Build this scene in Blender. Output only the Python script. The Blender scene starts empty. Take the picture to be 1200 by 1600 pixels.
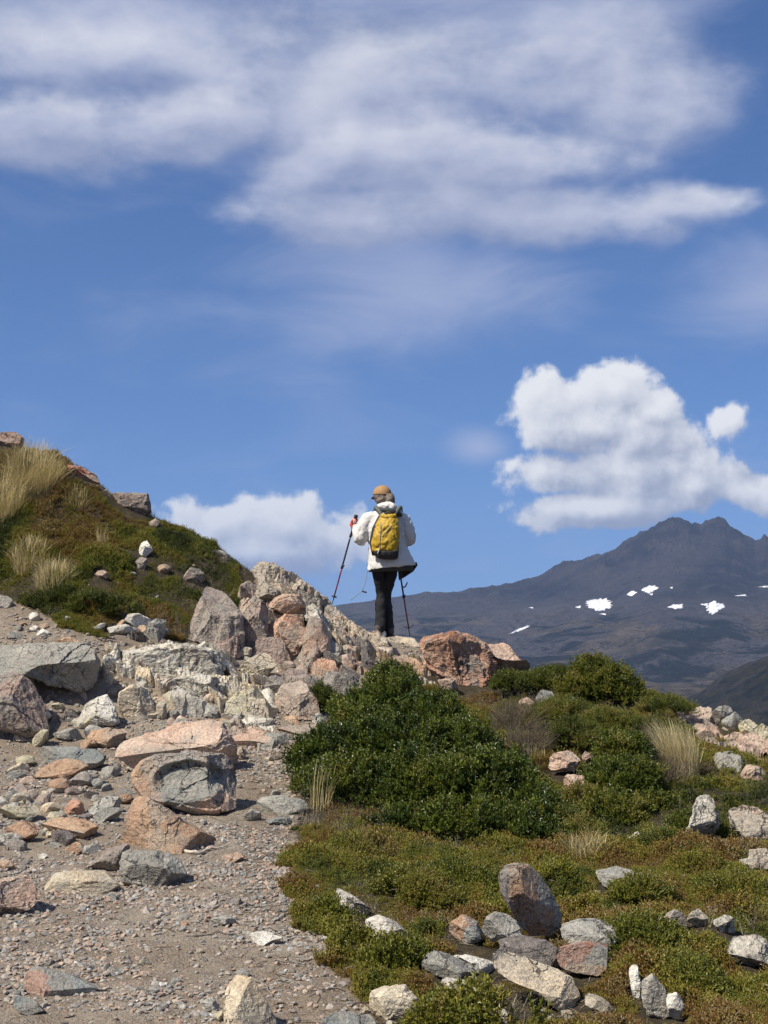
import bpy, math, random
import numpy as np
from mathutils import Vector, Matrix
random.seed(7); np.random.seed(7)
R = math.radians
S = bpy.context.scene
COL = S.collection

# ------------------------------------------------------------------ camera
FPX = 2222.0                       # focal length in photograph pixels
PITCH = math.atan(160 / FPX)
EYE = 1.6
cam_d = bpy.data.cameras.new('camera')
cam = bpy.data.objects.new('camera', cam_d); COL.objects.link(cam)
cam_d.sensor_fit = 'VERTICAL'; cam_d.sensor_height = 24; cam_d.lens = 24 * FPX / 1600
cam_d.clip_start = 0.1; cam_d.clip_end = 60000
cam.location = (0, 0, EYE); cam.rotation_euler = (math.pi / 2 + PITCH, 0, 0)
S.camera = cam

# ------------------------------------------------------------------ light
SUN_EL, SUN_AZ = R(50), R(-126)      # azimuth from the view direction, negative is to the left
sd = Vector((math.sin(SUN_AZ) * math.cos(SUN_EL), math.cos(SUN_AZ) * math.cos(SUN_EL), math.sin(SUN_EL)))
sun_d = bpy.data.lights.new('sun', 'SUN'); sun_d.energy = 4.9; sun_d.angle = R(0.53); sun_d.color = (1.0, 0.93, 0.82)
sun = bpy.data.objects.new('sun', sun_d); COL.objects.link(sun)
sun.rotation_euler = sd.to_track_quat('Z', 'Y').to_euler()
S.view_settings.view_transform = 'Standard'; S.view_settings.look = 'None'
S.view_settings.gamma = 1; S.view_settings.use_curve_mapping = False
S.view_settings.exposure = 0.35
S.cycles.max_bounces = 6; S.cycles.diffuse_bounces = 2; S.cycles.glossy_bounces = 2
S.cycles.transmission_bounces = 3; S.cycles.transparent_max_bounces = 6; S.cycles.volume_bounces = 0
S.cycles.use_denoising = True

# ------------------------------------------------------------------ world: sky and its clouds
W = bpy.data.worlds.new('World'); S.world = W; W.use_nodes = True
W.cycles.sampling_method = 'MANUAL'; W.cycles.sample_map_resolution = 256
nt = W.node_tree; nt.nodes.clear()

class NB:
    """small helper that writes node trees"""
    def __init__(s, t): s.t = t
    def n(s, typ, **k):
        o = s.t.nodes.new(typ)
        for a, b in k.items(): setattr(o, a, b)
        return o
    def put(s, sock, v):
        if v is None: return
        if isinstance(v, bpy.types.NodeSocket): s.t.links.new(v, sock)
        else:
            if isinstance(v, (tuple, list)) and sock.type == 'RGBA' and len(v) == 3: v = (*v, 1)
            sock.default_value = v
    def m(s, op, a, b=None, c=None, clamp=False):
        o = s.n('ShaderNodeMath', operation=op, use_clamp=clamp)
        for i, v in enumerate((a, b, c)): s.put(o.inputs[i], v) if v is not None else None
        return o.outputs[0]
    def v(s, op, a, b=None):
        o = s.n('ShaderNodeVectorMath', operation=op)
        s.put(o.inputs[0], a)
        if b is not None: s.put(o.inputs[3] if op == 'SCALE' else o.inputs[1], b)
        return o.outputs[1] if op in ('LENGTH', 'DOT_PRODUCT', 'DISTANCE') else o.outputs[0]
    def xyz(s, x, y, z):
        o = s.n('ShaderNodeCombineXYZ')
        for i, q in enumerate((x, y, z)): s.put(o.inputs[i], q)
        return o.outputs[0]
    def sep(s, a):
        o = s.n('ShaderNodeSeparateXYZ'); s.put(o.inputs[0], a); return o.outputs
    def noise(s, vec, scale, detail=5, rough=.55, dist=0, lac=2.0, typ='FBM', norm=True, col=False, dim='3D'):
        o = s.n('ShaderNodeTexNoise', noise_type=typ, noise_dimensions=dim)
        if typ == 'FBM': o.normalize = norm
        s.put(o.inputs['Vector'], vec); s.put(o.inputs['Scale'], scale); s.put(o.inputs['Detail'], detail)
        s.put(o.inputs['Roughness'], rough); s.put(o.inputs['Distortion'], dist); s.put(o.inputs['Lacunarity'], lac)
        return o.outputs['Color' if col else 'Fac']
    def vor(s, vec, scale, feature='F1', rand=1, out='Distance', dim='3D'):
        o = s.n('ShaderNodeTexVoronoi', feature=feature, voronoi_dimensions=dim)
        s.put(o.inputs['Vector'], vec); s.put(o.inputs['Scale'], scale); s.put(o.inputs['Randomness'], rand)
        return o.outputs[out]
    def map(s, val, a, b, c=0., d=1., smooth=True, clamp=True):
        o = s.n('ShaderNodeMapRange', interpolation_type='SMOOTHSTEP' if smooth else 'LINEAR', clamp=clamp)
        for i, q in enumerate((val, a, b, c, d)): s.put(o.inputs[i], q)
        return o.outputs[0]
    def mix(s, f, a, b, blend='MIX'):
        o = s.n('ShaderNodeMix', data_type='RGBA', blend_type=blend)
        s.put(o.inputs[0], f); s.put(o.inputs[6], a); s.put(o.inputs[7], b)
        return o.outputs[2]
    def ramp(s, fac, stops):
        o = s.n('ShaderNodeValToRGB'); e = o.color_ramp.elements
        while len(e) < len(stops): e.new(.5)
        for q, (p, c) in zip(e, stops): q.position = p; q.color = (*c, 1)
        s.put(o.inputs[0], fac); return o.outputs[0]

def blobs_field(b, vec, blobs, k=.12):
    """soft union of ellipses laid out in azimuth and elevation; 1 in the middle of a blob, 0 on its rim"""
    cur = None
    for (px, py, rx, ry, rot) in blobs:
        mp = b.n('ShaderNodeMapping', vector_type='TEXTURE')
        b.put(mp.inputs[0], vec if cur is None else b.v('ADD', vec, b.v('SCALE', b.xyz(0., 0., cur), 1e-6)))
        mp.inputs[1].default_value = ((px - 600) / FPX, (960 - py) / FPX, 0)
        mp.inputs[2].default_value = (0, 0, R(rot))
        mp.inputs[3].default_value = (rx / FPX, ry / FPX, 1)
        e = b.m('SUBTRACT', 1.0, b.v('LENGTH', mp.outputs[0]))
        cur = e if cur is None else b.m('SMOOTH_MAX', cur, e, k)
    return cur

def group(name, fn):
    g = bpy.data.node_groups.new(name, 'ShaderNodeTree')
    g.interface.new_socket('Vector', in_out='INPUT', socket_type='NodeSocketVector')
    g.interface.new_socket('Value', in_out='OUTPUT', socket_type='NodeSocketFloat')
    b = NB(g); i = b.n('NodeGroupInput'); o = b.n('NodeGroupOutput')
    b.put(o.inputs[0], fn(b, i.outputs[0])); return g

# (px, py, rx, ry, tilt) of the cloud masses as seen through the photograph's lens, stored as azimuth and elevation
CUMULUS = [(868,628,76,44,0),(962,612,84,48,0),(1022,645,52,48,0),(925,672,150,62,0),(1000,690,110,50,0),(862,738,84,40,0),
           (985,742,165,58,0),(1070,764,105,48,0),(1180,776,110,36,0),(940,796,130,36,0),(1134,668,40,32,0),
           (335,818,88,46,0),(440,818,105,50,0),(520,835,90,44,0),(400,862,180,40,0),(590,850,60,32,0)]
STRATUS_HIGH = [(190,140,350,105,0),(650,128,300,76,5),(880,135,270,92,0),(1010,190,170,125,0),(560,190,260,80,0)]
STRATUS_LOW = [(40,246,260,66,0),(290,226,210,72,8),(560,262,240,84,0),(800,262,240,74,0),(620,335,290,62,0),(880,342,270,60,-3),(1075,338,120,34,-4)]
VEIL = [(748,700,58,34,0),(180,70,330,95,0),(650,465,260,95,0),(1200,475,170,80,0),(520,10,760,70,0),(900,60,300,70,0)]

def cumulus_density(b, v):
    f = blobs_field(b, v, CUMULUS, .10)
    n1 = b.noise(v, 22, 9, .61, 0, dim='2D')
    wv = b.v('ADD', v, b.v('SCALE', b.noise(v, 60, 3, .6, col=True, dim='2D'), .014))
    vo = b.vor(wv, 38, 'F1', dim='2D')
    vo2 = b.vor(wv, 90, 'F1', dim='2D')
    a = b.m('MULTIPLY_ADD', b.m('SUBTRACT', n1, .5), 1.65, f)
    a = b.m('MULTIPLY_ADD', b.m('SUBTRACT', .42, vo), .30, a)
    return b.m('MULTIPLY_ADD', b.m('SUBTRACT', .42, vo2), .13, a)

def stratus_density(blobs, amp, top, sc_):
    def fn(b, v):
        w = b.v('MULTIPLY', v, (1, 1.8, 1))
        f = b.m('MINIMUM', blobs_field(b, v, blobs, .25), top)
        n1 = b.noise(w, sc_, 9, .57, 0, dim='2D')
        return b.m('MULTIPLY_ADD', b.m('SUBTRACT', n1, .5), amp, f)
    return fn

gc = group('cumulus', cumulus_density); gs = group('stratus_high', stratus_density(STRATUS_HIGH, 1.5, .6, 7)); gs2 = group('stratus_low', stratus_density(STRATUS_LOW, 1.45, .6, 11))
b = NB(nt)
tc = b.n('ShaderNodeTexCoord'); d = b.sep(tc.outputs['Generated'])
hyp = b.m('SQRT', b.m('ADD', b.m('MULTIPLY', d[0], d[0]), b.m('MULTIPLY', d[1], d[1])))
az, el = b.m('ARCTAN2', d[0], d[1]), b.m('ARCTAN2', d[2], hyp)
ae = b.xyz(az, el, 0.0)
def call(g, vec):
    o = b.n('ShaderNodeGroup'); o.node_tree = g; b.put(o.inputs[0], vec); return o.outputs[0]
def bgn(c):
    o = b.n('ShaderNodeBackground'); b.put(o.inputs[0], c); o.inputs[1].default_value = 1.0; return o.outputs[0]
def mixsh(f, x, y):
    o = b.n('ShaderNodeMixShader'); b.put(o.inputs[0], f); b.put(o.inputs[1], x); b.put(o.inputs[2], y); return o.outputs[0]
def skynode():
    sky = b.n('ShaderNodeTexSky', sky_type='NISHITA')
    sky.sun_disc = False; sky.sun_elevation = SUN_EL; sky.sun_rotation = SUN_AZ
    sky.altitude = 900; sky.air_density = 1.0; sky.dust_density = 0.1; sky.ozone_density = 3.0
    b.put(sky.inputs[0], b.v('NORMALIZE', b.xyz(d[0], d[1], b.m('MULTIPLY_ADD', b.m('MAXIMUM', d[2], 0.0), .95, .10))))
    return sky.outputs[0]
SKYS = 0.083
base = b.mix(1.0, skynode(), (SKYS * .66, SKYS * .83, SKYS * 1.10), 'MULTIPLY')
# high thin veil
vf = blobs_field(b, ae, VEIL, .3)
vn = b.noise(b.v('MULTIPLY', ae, (1, 2.8, 1)), 6, 7, .58, .5, dim='2D')
veil = b.map(b.m('MULTIPLY_ADD', b.m('SUBTRACT', vn, .5), 1.6, b.m('MAXIMUM', vf, -.25)), -.40, 1.0, 0.0, .66)
c = b.mix(veil, base, (0.377, 0.416, 0.565))
plain = bgn(c)
# sheets of stratocumulus
s0 = call(gs, ae); s1 = call(gs, b.v('ADD', ae, (-.012, .028, 0)))
edge_f = b.map(b.m('ABSOLUTE', az), .29, .36, 1, 0)
sa = b.m('MULTIPLY', b.map(s0, -.15, .75, 0, .80), edge_f)
lit = b.m('MULTIPLY_ADD', b.m('SUBTRACT', s0, s1), .60, b.map(s0, .0, 1.0, .46, .60, smooth=False))
STR = [(0, (0.228, 0.267, 0.392)), (.35, (0.314, 0.345, 0.471)), (.62, (0.439, 0.463, 0.573)), (1, (0.628, 0.636, 0.690))]
c_s = b.mix(sa, c, b.ramp(lit, STR))
t0 = call(gs2, ae); t1 = call(gs2, b.v('ADD', ae, (-.010, .020, 0)))
ta = b.m('MULTIPLY', b.map(t0, -.10, .60, 0, .80), edge_f)
lit2 = b.m('MULTIPLY_ADD', b.m('SUBTRACT', t0, t1), .62, b.map(t0, .0, 1.1, .40, .30, smooth=False))
lit2 = b.m('ADD', lit2, b.map(az, -.25, .12, -.06, .12, smooth=False))
c_s = b.mix(ta, c_s, b.ramp(lit2, STR))
# cumulus
q0 = call(gc, ae); q1 = call(gc, b.v('ADD', ae, (-.006, .009, 0))); q2 = call(gc, b.v('ADD', ae, (-.016, .034, 0)))
qa = b.map(q0, -.05, .33, 0, .96)
ql = b.m('MULTIPLY_ADD', b.m('SUBTRACT', q0, q1), .50, b.map(q0, .1, 1.2, .50, .35, smooth=False))
ql = b.m('MULTIPLY_ADD', b.m('MINIMUM', b.m('SUBTRACT', q0, q2), .6), .42, ql)
qc = b.ramp(ql, [(0, (0.282, 0.306, 0.392)), (.3, (0.392, 0.416, 0.494)), (.55, (0.541, 0.557, 0.604)), (.9, (0.738, 0.738, 0.745))])
c_q = b.mix(qa, c, qc)
inview = b.m('LESS_THAN', b.m('ABSOLUTE', az), .36)
is_s = b.m('MULTIPLY', inview, b.m('GREATER_THAN', el, .19)); 
is_s = b.m('MULTIPLY', is_s, b.m('LESS_THAN', el, .52))
is_q = b.m('MULTIPLY', inview, b.m('LESS_THAN', b.m('ABSOLUTE', b.m('SUBTRACT', el, .105)), .085))
sh = mixsh(is_s, plain, bgn(c_s))
sh = mixsh(is_q, sh, bgn(c_q))
# the rest of the sky carries the same broken cloud, more simply drawn
gn = b.noise(b.v('MULTIPLY', ae, (1, 2.0, 1)), 4, 8, .6, .4, dim='2D')
ga = b.m('MULTIPLY', b.map(gn, .50, .66, 0, .85), b.m('MAXIMUM', b.map(b.m('ABSOLUTE', az), .36, .60), b.map(el, .52, .70)))
c_g = b.mix(ga, c, b.ramp(b.noise(b.v('MULTIPLY', ae, (1, 2, 1)), 9, 4, .6, dim='2D'), [(.3, (0.330, 0.361, 0.471)), (.7, (0.612, 0.620, 0.675))]))
out_v = b.m('MULTIPLY', b.m('SUBTRACT', 1.0, b.m('MAXIMUM', is_s, is_q)), b.m('GREATER_THAN', el, .02))
out_v = b.m('MULTIPLY', out_v, b.m('MAXIMUM', b.m('GREATER_THAN', b.m('ABSOLUTE', az), .36), b.m('GREATER_THAN', el, .52)))
sh = mixsh(out_v, sh, bgn(c_g))
wo = b.n('ShaderNodeOutputWorld'); nt.links.new(sh, wo.inputs[0])

# ------------------------------------------------------------------ numbers: noise, rays, tagging
def _hash(ix, iy, iz, seed):
    h = (ix * 374761393 + iy * 668265263 + iz * 2147483647 + seed * 1274126177) & 0xffffffff
    h = ((h ^ (h >> 13)) * 1274126177) & 0xffffffff
    h = ((h ^ (h >> 16)) * 2246822519) & 0xffffffff
    return ((h ^ (h >> 15)) & 0xffffff) / float(0xffffff) * 2 - 1
def vnoise(p, seed=0):
    """smooth value noise, -1..1; p is (n,3)"""
    p = np.asarray(p, float); i = np.floor(p).astype(np.int64); f = p - i; f = f * f * f * (f * (f * 6 - 15) + 10)
    r = 0
    for a in (0, 1):
        for b_ in (0, 1):
            for c_ in (0, 1):
                w = (f[:, 0] if a else 1 - f[:, 0]) * (f[:, 1] if b_ else 1 - f[:, 1]) * (f[:, 2] if c_ else 1 - f[:, 2])
                r = r + w * _hash(i[:, 0] + a, i[:, 1] + b_, i[:, 2] + c_, seed)
    return r
def fbm(p, octv=4, seed=0, gain=.5, ridged=False):
    p = np.asarray(p, float); r = 0; a = 1.; t = 0
    for k in range(octv):
        v = vnoise(p * 2 ** k + 17.3 * k, seed + k)
        if ridged: v = 1 - 2 * np.abs(v)
        r = r + a * v; t += a; a *= gain
    return r / t
def ss(x, a, b):
    t = np.clip((np.asarray(x, float) - a) / (b - a), 0, 1); return t * t * (3 - 2 * t)

CP, SP = math.cos(PITCH), math.sin(PITCH)
def P(px, py, d):
    """the point seen at a pixel of the photograph, at distance d along +Y"""
    u = (np.asarray(px, float) - 600) / FPX; v = (800 - np.asarray(py, float)) / FPX
    dy = CP - v * SP; dz = SP + v * CP
    return np.stack(np.broadcast_arrays(u / dy * d, d, EYE + dz / dy * d), -1)
def to_px(p):
    x, y, z = p[..., 0], p[..., 1], p[..., 2] - EYE
    w = y * CP + z * SP; v = (-y * SP + z * CP) / w
    return 600 + x / w * FPX, 800 - v * FPX
def in_poly(px, py, poly):
    r = np.zeros(np.shape(px), bool); n = len(poly)
    for i in range(n):
        (x0, y0), (x1, y1) = poly[i], poly[(i + 1) % n]
        if y0 == y1: continue
        c_ = ((y0 > py) != (y1 > py)) & (px < (x1 - x0) * (py - y0) / (y1 - y0) + x0)
        r ^= c_
    return r

def tag(o, label=None, cat=None, group=None, kind=None):
    if label: o['label'] = label
    if cat: o['category'] = cat
    if group: o['group'] = group
    if kind: o['kind'] = kind
    return o
def mesh_np(name, v, f, mat=None, parent=None, smooth=True, attrs=None, loc=None, link=True):
    """f: (n,3) or (n,4) int array or a list of them"""
    v = np.asarray(v, np.float64)
    if loc is not None: v = v - np.asarray(loc)
    me = bpy.data.meshes.new(name)
    fs = f if isinstance(f, list) else [f]
    me.vertices.add(len(v)); me.vertices.foreach_set('co', v.astype(np.float32).ravel())
    tot = sum(q.size for q in fs); nf = sum(len(q) for q in fs)
    me.loops.add(tot); me.loops.foreach_set('vertex_index', np.concatenate([q.ravel() for q in fs]).astype(np.int32))
    me.polygons.add(nf)
    lens = np.concatenate([np.full(len(q), q.shape[1]) for q in fs]); st = np.concatenate([[0], np.cumsum(lens)[:-1]])
    me.polygons.foreach_set('loop_start', st.astype(np.int32))
    me.polygons.foreach_set('use_smooth', np.full(nf, smooth))
    for k, a in (attrs or {}).items():
        at = me.attributes.new(k, 'FLOAT', 'POINT'); at.data.foreach_set('value', np.asarray(a, np.float32))
    me.update(calc_edges=True); me.validate()
    if mat: me.materials.append(mat)
    o = bpy.data.objects.new(name, me)
    if loc is not None: o.location = tuple(float(q) for q in loc)
    if link: COL.objects.link(o)
    if parent: o.parent = parent
    return o
def empty(name, loc, label=None, cat=None, group=None):
    o = bpy.data.objects.new(name, None); COL.objects.link(o); o.location = loc; o.empty_display_size = .1
    return tag(o, label, cat, group)

# ------------------------------------------------------------------ materials
def new_mat(name):
    m = bpy.data.materials.new(name); m.use_nodes = True; t = m.node_tree; t.nodes.clear()
    b = NB(t); o = b.n('ShaderNodeOutputMaterial'); p = b.n('ShaderNodeBsdfPrincipled')
    t.links.new(p.outputs[0], o.inputs[0]); return m, b, p
def bump(b, p, h, dist, strength=1.0, prev=None):
    n = b.n('ShaderNodeBump'); b.put(n.inputs['Height'], h); n.inputs['Distance'].default_value = dist
    n.inputs['Strength'].default_value = strength
    if prev is not None: b.put(n.inputs['Normal'], prev)
    if p is not None: b.put(p.inputs['Normal'], n.outputs[0])
    return n.outputs[0]
def plain(name, col, rough=.6, metal=0, noise=0, nscale=30, spec=.5, bmp=0):
    m, b, p = new_mat(name)
    if noise:
        tcn = b.n('ShaderNodeTexCoord'); n = b.noise(tcn.outputs['Object'], nscale, 5, .6)
        k = b.map(n, .3, .7, 1 - noise, 1 + noise, smooth=False)
        b.put(p.inputs['Base Color'], b.mix(1.0, (*col, 1), b.xyz(k, k, k), 'MULTIPLY'))
        if bmp: bump(b, p, n, bmp)
    else: p.inputs['Base Color'].default_value = (*col, 1)
    p.inputs['Roughness'].default_value = rough; p.inputs['Metallic'].default_value = metal
    p.inputs['Specular IOR Level'].default_value = spec
    return m

def rock_mat(name, c1, c2, c3, patch=.55, streak=0, lichen=.25, dark=.5, sc=1.0, crack=1.0, bd=.04):
    m, b, p = new_mat(name)
    tcn = b.n('ShaderNodeTexCoord'); oi = b.n('ShaderNodeObjectInfo')
    off = b.v('SCALE', b.xyz(oi.outputs['Random'], b.m('MULTIPLY', oi.outputs['Random'], 3.7), 0.3), 40.0)
    v = b.v('ADD', b.v('SCALE', tcn.outputs['Object'], sc), off)
    w = b.v('ADD', v, b.v('SCALE', b.noise(v, 4, 3, .6, col=True), .12))
    n1 = b.noise(w, 3.2, 5, .6); n2 = b.noise(w, 8, 6, .65, .3); n3 = b.noise(v, 55, 5, .7); n4 = b.noise(v, 190, 3, .7)
    c = b.mix(b.map(n1, .40, .60), c1, c2)
    c = b.mix(b.map(n2, patch, patch + .09), c, c3)
    c = b.mix(b.map(b.noise(v, 2.1, 6, .65, .5), .47, .58, 0, .62), c, (.30, .275, .24))
    c = b.mix(b.map(b.noise(v, 13, 6, .7), .55, .68, 0, .45), c, (.44, .40, .34))
    # mineral bands
    if streak:
        sv = b.v('MULTIPLY', w, (9.0, 3.0, 1.1)); s = b.noise(sv, 3.0, 6, .7, .2)
        c = b.mix(b.map(s, .54, .63, 0, streak), c, (.055, .05, .045))
        c = b.mix(b.map(s, .30, .42, streak * .6, 0), c, (.50, .47, .41))
    # dark weathering film and pale lichen
    c = b.mix(b.map(b.noise(v, 5.5, 7, .7, .4), .56, .70, 0, dark), c, b.mix(1.0, c, (.36, .35, .36), 'MULTIPLY'))
    lv = b.vor(w, 17, 'F1'); ln = b.m('MULTIPLY', b.map(lv, .16, .28, 1, 0), b.map(b.noise(v, 6, 3, .6), .50, .60))
    c = b.mix(b.m('MULTIPLY', ln, lichen), c, (.46, .47, .42))
    ck = b.vor(b.v('ADD', v, b.v('SCALE', b.noise(v, 7, 4, .7, col=True), .22)), 4.5, 'DISTANCE_TO_EDGE')
    ckm = b.map(ck, .0, .03, 1, 0)
    ckm = b.m('MULTIPLY', ckm, b.map(b.noise(v, 3.0, 3, .6), .46, .60, 0, crack))
    c = b.mix(b.m('MULTIPLY', ckm, .75), c, (.035, .03, .027))
    k = b.m('MULTIPLY', b.map(n3, .25, .75, .50, 1.48, smooth=False), b.map(n4, .3, .7, .72, 1.30, smooth=False))
    rv = b.map(oi.outputs['Random'], 0, 1, .86, 1.14, smooth=False); k = b.m('MULTIPLY', k, rv)
    c = b.mix(1.0, c, b.xyz(k, b.m('MULTIPLY', k, .985), b.m('MULTIPLY', k, .93)), 'MULTIPLY')
    b.put(p.inputs['Base Color'], c)
    p.inputs['Roughness'].default_value = .86; p.inputs['Specular IOR Level'].default_value = .3
    h = b.m('MULTIPLY_ADD', n2, 1.0, b.m('MULTIPLY', n3, .35)); h = b.m('MULTIPLY_ADD', ckm, -.5, h)
    h = b.m('MULTIPLY_ADD', b.noise(b.v('MULTIPLY', w, (1, 1, 4)), 9, 5, .65), .5, h)
    bump(b, p, h, bd, .95)
    return m
ROCKS = dict(
    pink=('pink_rock', ((0.48, 0.33, 0.25), (0.54, 0.41, 0.325), (0.403, 0.329, 0.268)), dict(patch=.58)),
    red=('red_rock', ((0.44, 0.16, 0.095), (0.48, 0.25, 0.17), (0.207, 0.146, 0.122)), dict(patch=.56, dark=.75)),
    rust=('rust_rock', ((0.47, 0.25, 0.165), (0.54, 0.35, 0.25), (0.159, 0.122, 0.110)), dict(patch=.53, dark=.9, crack=1)),
    grey=('grey_rock', ((0.281, 0.275, 0.250), (0.378, 0.366, 0.329), (0.195, 0.201, 0.189)), dict(patch=.57, lichen=.5)),
    blue=('blue_grey_rock', ((0.20, 0.215, 0.21), (0.285, 0.295, 0.28), (0.134, 0.146, 0.152)), dict(patch=.58, lichen=.3)),
    dark=('dark_rock', ((0.146, 0.128, 0.122), (0.232, 0.201, 0.189), (0.098, 0.091, 0.091)), dict(patch=.55, lichen=.4)),
    cream=('cream_rock', ((0.598, 0.525, 0.403), (0.537, 0.439, 0.317), (0.439, 0.403, 0.329)), dict(patch=.60, lichen=.2, dark=.35)),
    tan=('tan_rock', ((0.451, 0.305, 0.201), (0.378, 0.244, 0.165), (0.317, 0.268, 0.220)), dict(patch=.60, lichen=.2, dark=.45)),
    pale=('pale_streaked_rock', ((0.512, 0.476, 0.403), (0.610, 0.573, 0.500), (0.403, 0.329, 0.256)), dict(patch=.60, streak=.75, lichen=.2, dark=.45)),
    white=('white_rock', ((0.708, 0.683, 0.622), (0.610, 0.573, 0.512), (0.439, 0.415, 0.378)), dict(patch=.62, lichen=.1, dark=.4)),
    mixed=('grey_pink_rock', ((0.305, 0.250, 0.220), (0.378, 0.281, 0.238), (0.220, 0.207, 0.195)), dict(patch=.54, streak=.3, lichen=.5, dark=.65)),
    craggy=('craggy_ridge_rock', ((0.451, 0.390, 0.317), (0.525, 0.439, 0.342), (0.464, 0.305, 0.232)), dict(patch=.54, streak=.8, lichen=.5, dark=.8)),
    yellow=('yellowish_rock', ((0.464, 0.421, 0.287), (0.525, 0.476, 0.342), (0.342, 0.317, 0.244)), dict(patch=.6, lichen=.3)),
)
RM = {k: rock_mat(n, *c, **o) for k, (n, c, o) in ROCKS.items()}
STONE_COL = {k: c for k, (n, c, o) in ROCKS.items()}

def leaf_mat(name, stops, rough=.45, trans=.22, attr='INSTANCER', spec=.4, tc_=(1.2, 1.3, .5)):
    m, b, p = new_mat(name)
    a = b.n('ShaderNodeAttribute', attribute_type=attr, attribute_name='tint')
    oi = b.n('ShaderNodeNewGeometry')
    c = b.ramp(a.outputs['Fac'], stops)
    k = b.map(oi.outputs['Random Per Island'], 0, 1, .62, 1.4, smooth=False)
    c = b.mix(1.0, c, b.xyz(k, k, b.m('MULTIPLY', k, .9)), 'MULTIPLY')
    b.put(p.inputs['Base Color'], c); p.inputs['Roughness'].default_value = rough
    p.inputs['Specular IOR Level'].default_value = spec
    o = [n for n in b.t.nodes if n.type == 'OUTPUT_MATERIAL'][0]
    tr = b.n('ShaderNodeBsdfTranslucent'); b.put(tr.inputs[0], b.mix(1.0, c, tc_, 'MULTIPLY'))
    mx = b.n('ShaderNodeMixShader'); mx.inputs[0].default_value = trans
    b.t.links.new(p.outputs[0], mx.inputs[1]); b.t.links.new(tr.outputs[0], mx.inputs[2]); b.t.links.new(mx.outputs[0], o.inputs[0])
    return m

# ------------------------------------------------------------------ near terrain
CTL = [  # photograph pixel and distance of ground points, the slope one climbs
 (-300,1600,5.5),(0,1600,5.5),(300,1600,5.55),(600,1600,5.6),(900,1600,5.65),(1200,1600,5.7),(1500,1600,5.8),
 (-100,1500,6.4),(300,1500,6.46),(700,1500,6.5),(1250,1500,6.6),
 (-100,1400,7.5),(150,1400,7.57),(450,1400,7.6),(700,1420,7.4),(950,1420,7.45),(1250,1400,7.8),
 (-100,1300,9.1),(100,1300,9.15),(400,1300,9.2),(620,1300,9.3),(900,1340,8.85),(1000,1280,9.9),(1250,1300,9.5),
 (-100,1200,11),(100,1200,11.05),(420,1200,11.15),(600,1200,11.2),(800,1260,10.2),(1200,1230,10.8),(1400,1230,10.8),
 (0,1155,12.1),(200,1150,12.25),(350,1140,12.4),(460,1130,12.7),(560,1100,13.2),
 (0,1070,12.8),(100,1075,12.8),(250,1085,12.85),(350,1105,12.8),
 (-100,1000,13.3),(100,1000,13.25),(250,1020,13.4),(350,1035,13.8),(430,1060,13.8),(480,1060,13.8),(540,1050,14.1),
 (-100,960,13.8),(60,960,13.8),(200,965,14.0),(300,965,14.3),(370,965,14.7),(430,1000,14.5),
 (-100,925,14.1),(60,930,14.1),(60,880,14.5),(200,900,14.6),(300,905,15.0),
 (-100,800,15.2),(60,800,15.3),(180,840,15.2),
 (-200,660,16.4),(-60,670,16.4),(0,692,16.3),(60,706,16.2),(110,730,16.2),(180,775,16.1),(240,812,16.0),(290,840,16.0),(340,865,15.9),(380,890,15.8),
 (430,915,15.7),(480,945,15.6),(520,968,15.5),(560,992,15.3),(600,1000,15.1),(650,1010,15.0),(600,1040,14.4),
 (700,1045,14.4),(770,1060,14.3),(700,1085,13.8),(830,1072,14.3),(900,1078,14.2),(950,1085,14.1),(1000,1092,14.0),(1100,1118,13.6),(1200,1160,13.0),(1300,1200,12.4),
 (700,1180,11.6),(900,1150,12.5),(1000,1180,11.8),(1100,1200,11.3),(1100,1160,12.4),
]
CW = [(x, y, z) for x, y, z in (
 (-9,0,.3),(-9,6,.9),(-8,12,2.6),(-8,15,4.2),(-3,0,0),(0,0,0),(3,0,0),(0,3,0),(-2.5,3,0),(3,3,-.02),(9,0,-.3),(8,6,-.4),(8,10,-.5),(8,13,-.8),
 (-8,18,4.6),(-6,17.6,3.9),(-4.2,17.4,3.0),(-3,17.3,2.4),(-2,17,1.7),(-1,16.6,1.0),(0,16.2,.7),(1,16,.6),(2,15.7,.45),(3,15.3,.25),(4,14.7,0),(5,13.6,-.4),
 (-8,22,3),(-4,21,.8),(-2,20.5,-.6),(0,20,-1.4),(2,19.5,-1.6),(4,18.5,-1.8),(7,18,-2.4),
 (-10,34,-5),(-4,33,-8),(0,32,-9),(4,32,-9.5),(10,32,-10),(-10,42,-11),(0,42,-15),(10,42,-16))]
cp = np.array([P(*q) for q in CTL] + [np.array(q, float) for q in CW])
def _tps_k(r2): return np.where(r2 > 1e-12, .5 * r2 * np.log(np.maximum(r2, 1e-12)), 0)
n_ = len(cp); d2 = ((cp[:, None, :2] - cp[None, :, :2]) ** 2).sum(-1)
A = np.zeros((n_ + 3, n_ + 3)); A[:n_, :n_] = _tps_k(d2) + np.eye(n_) * .02
A[:n_, n_] = 1; A[:n_, n_ + 1:] = cp[:, :2]; A[n_:, :n_] = A[:n_, n_:].T
wt = np.linalg.solve(A, np.concatenate([cp[:, 2], [0, 0, 0]]))
GX = np.arange(-13, 13.01, .05); GY = np.arange(-4, 42.01, .05)
def tps(x, y):
    r = np.full(x.shape, wt[n_]) + wt[n_ + 1] * x + wt[n_ + 2] * y
    for i in range(n_): r += wt[i] * _tps_k((x - cp[i, 0]) ** 2 + (y - cp[i, 1]) ** 2)
    return r
cx_, cy_ = np.meshgrid(np.arange(-13, 13.01, .2), np.arange(-4, 42.21, .2))
_coarse = tps(cx_, cy_)
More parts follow.
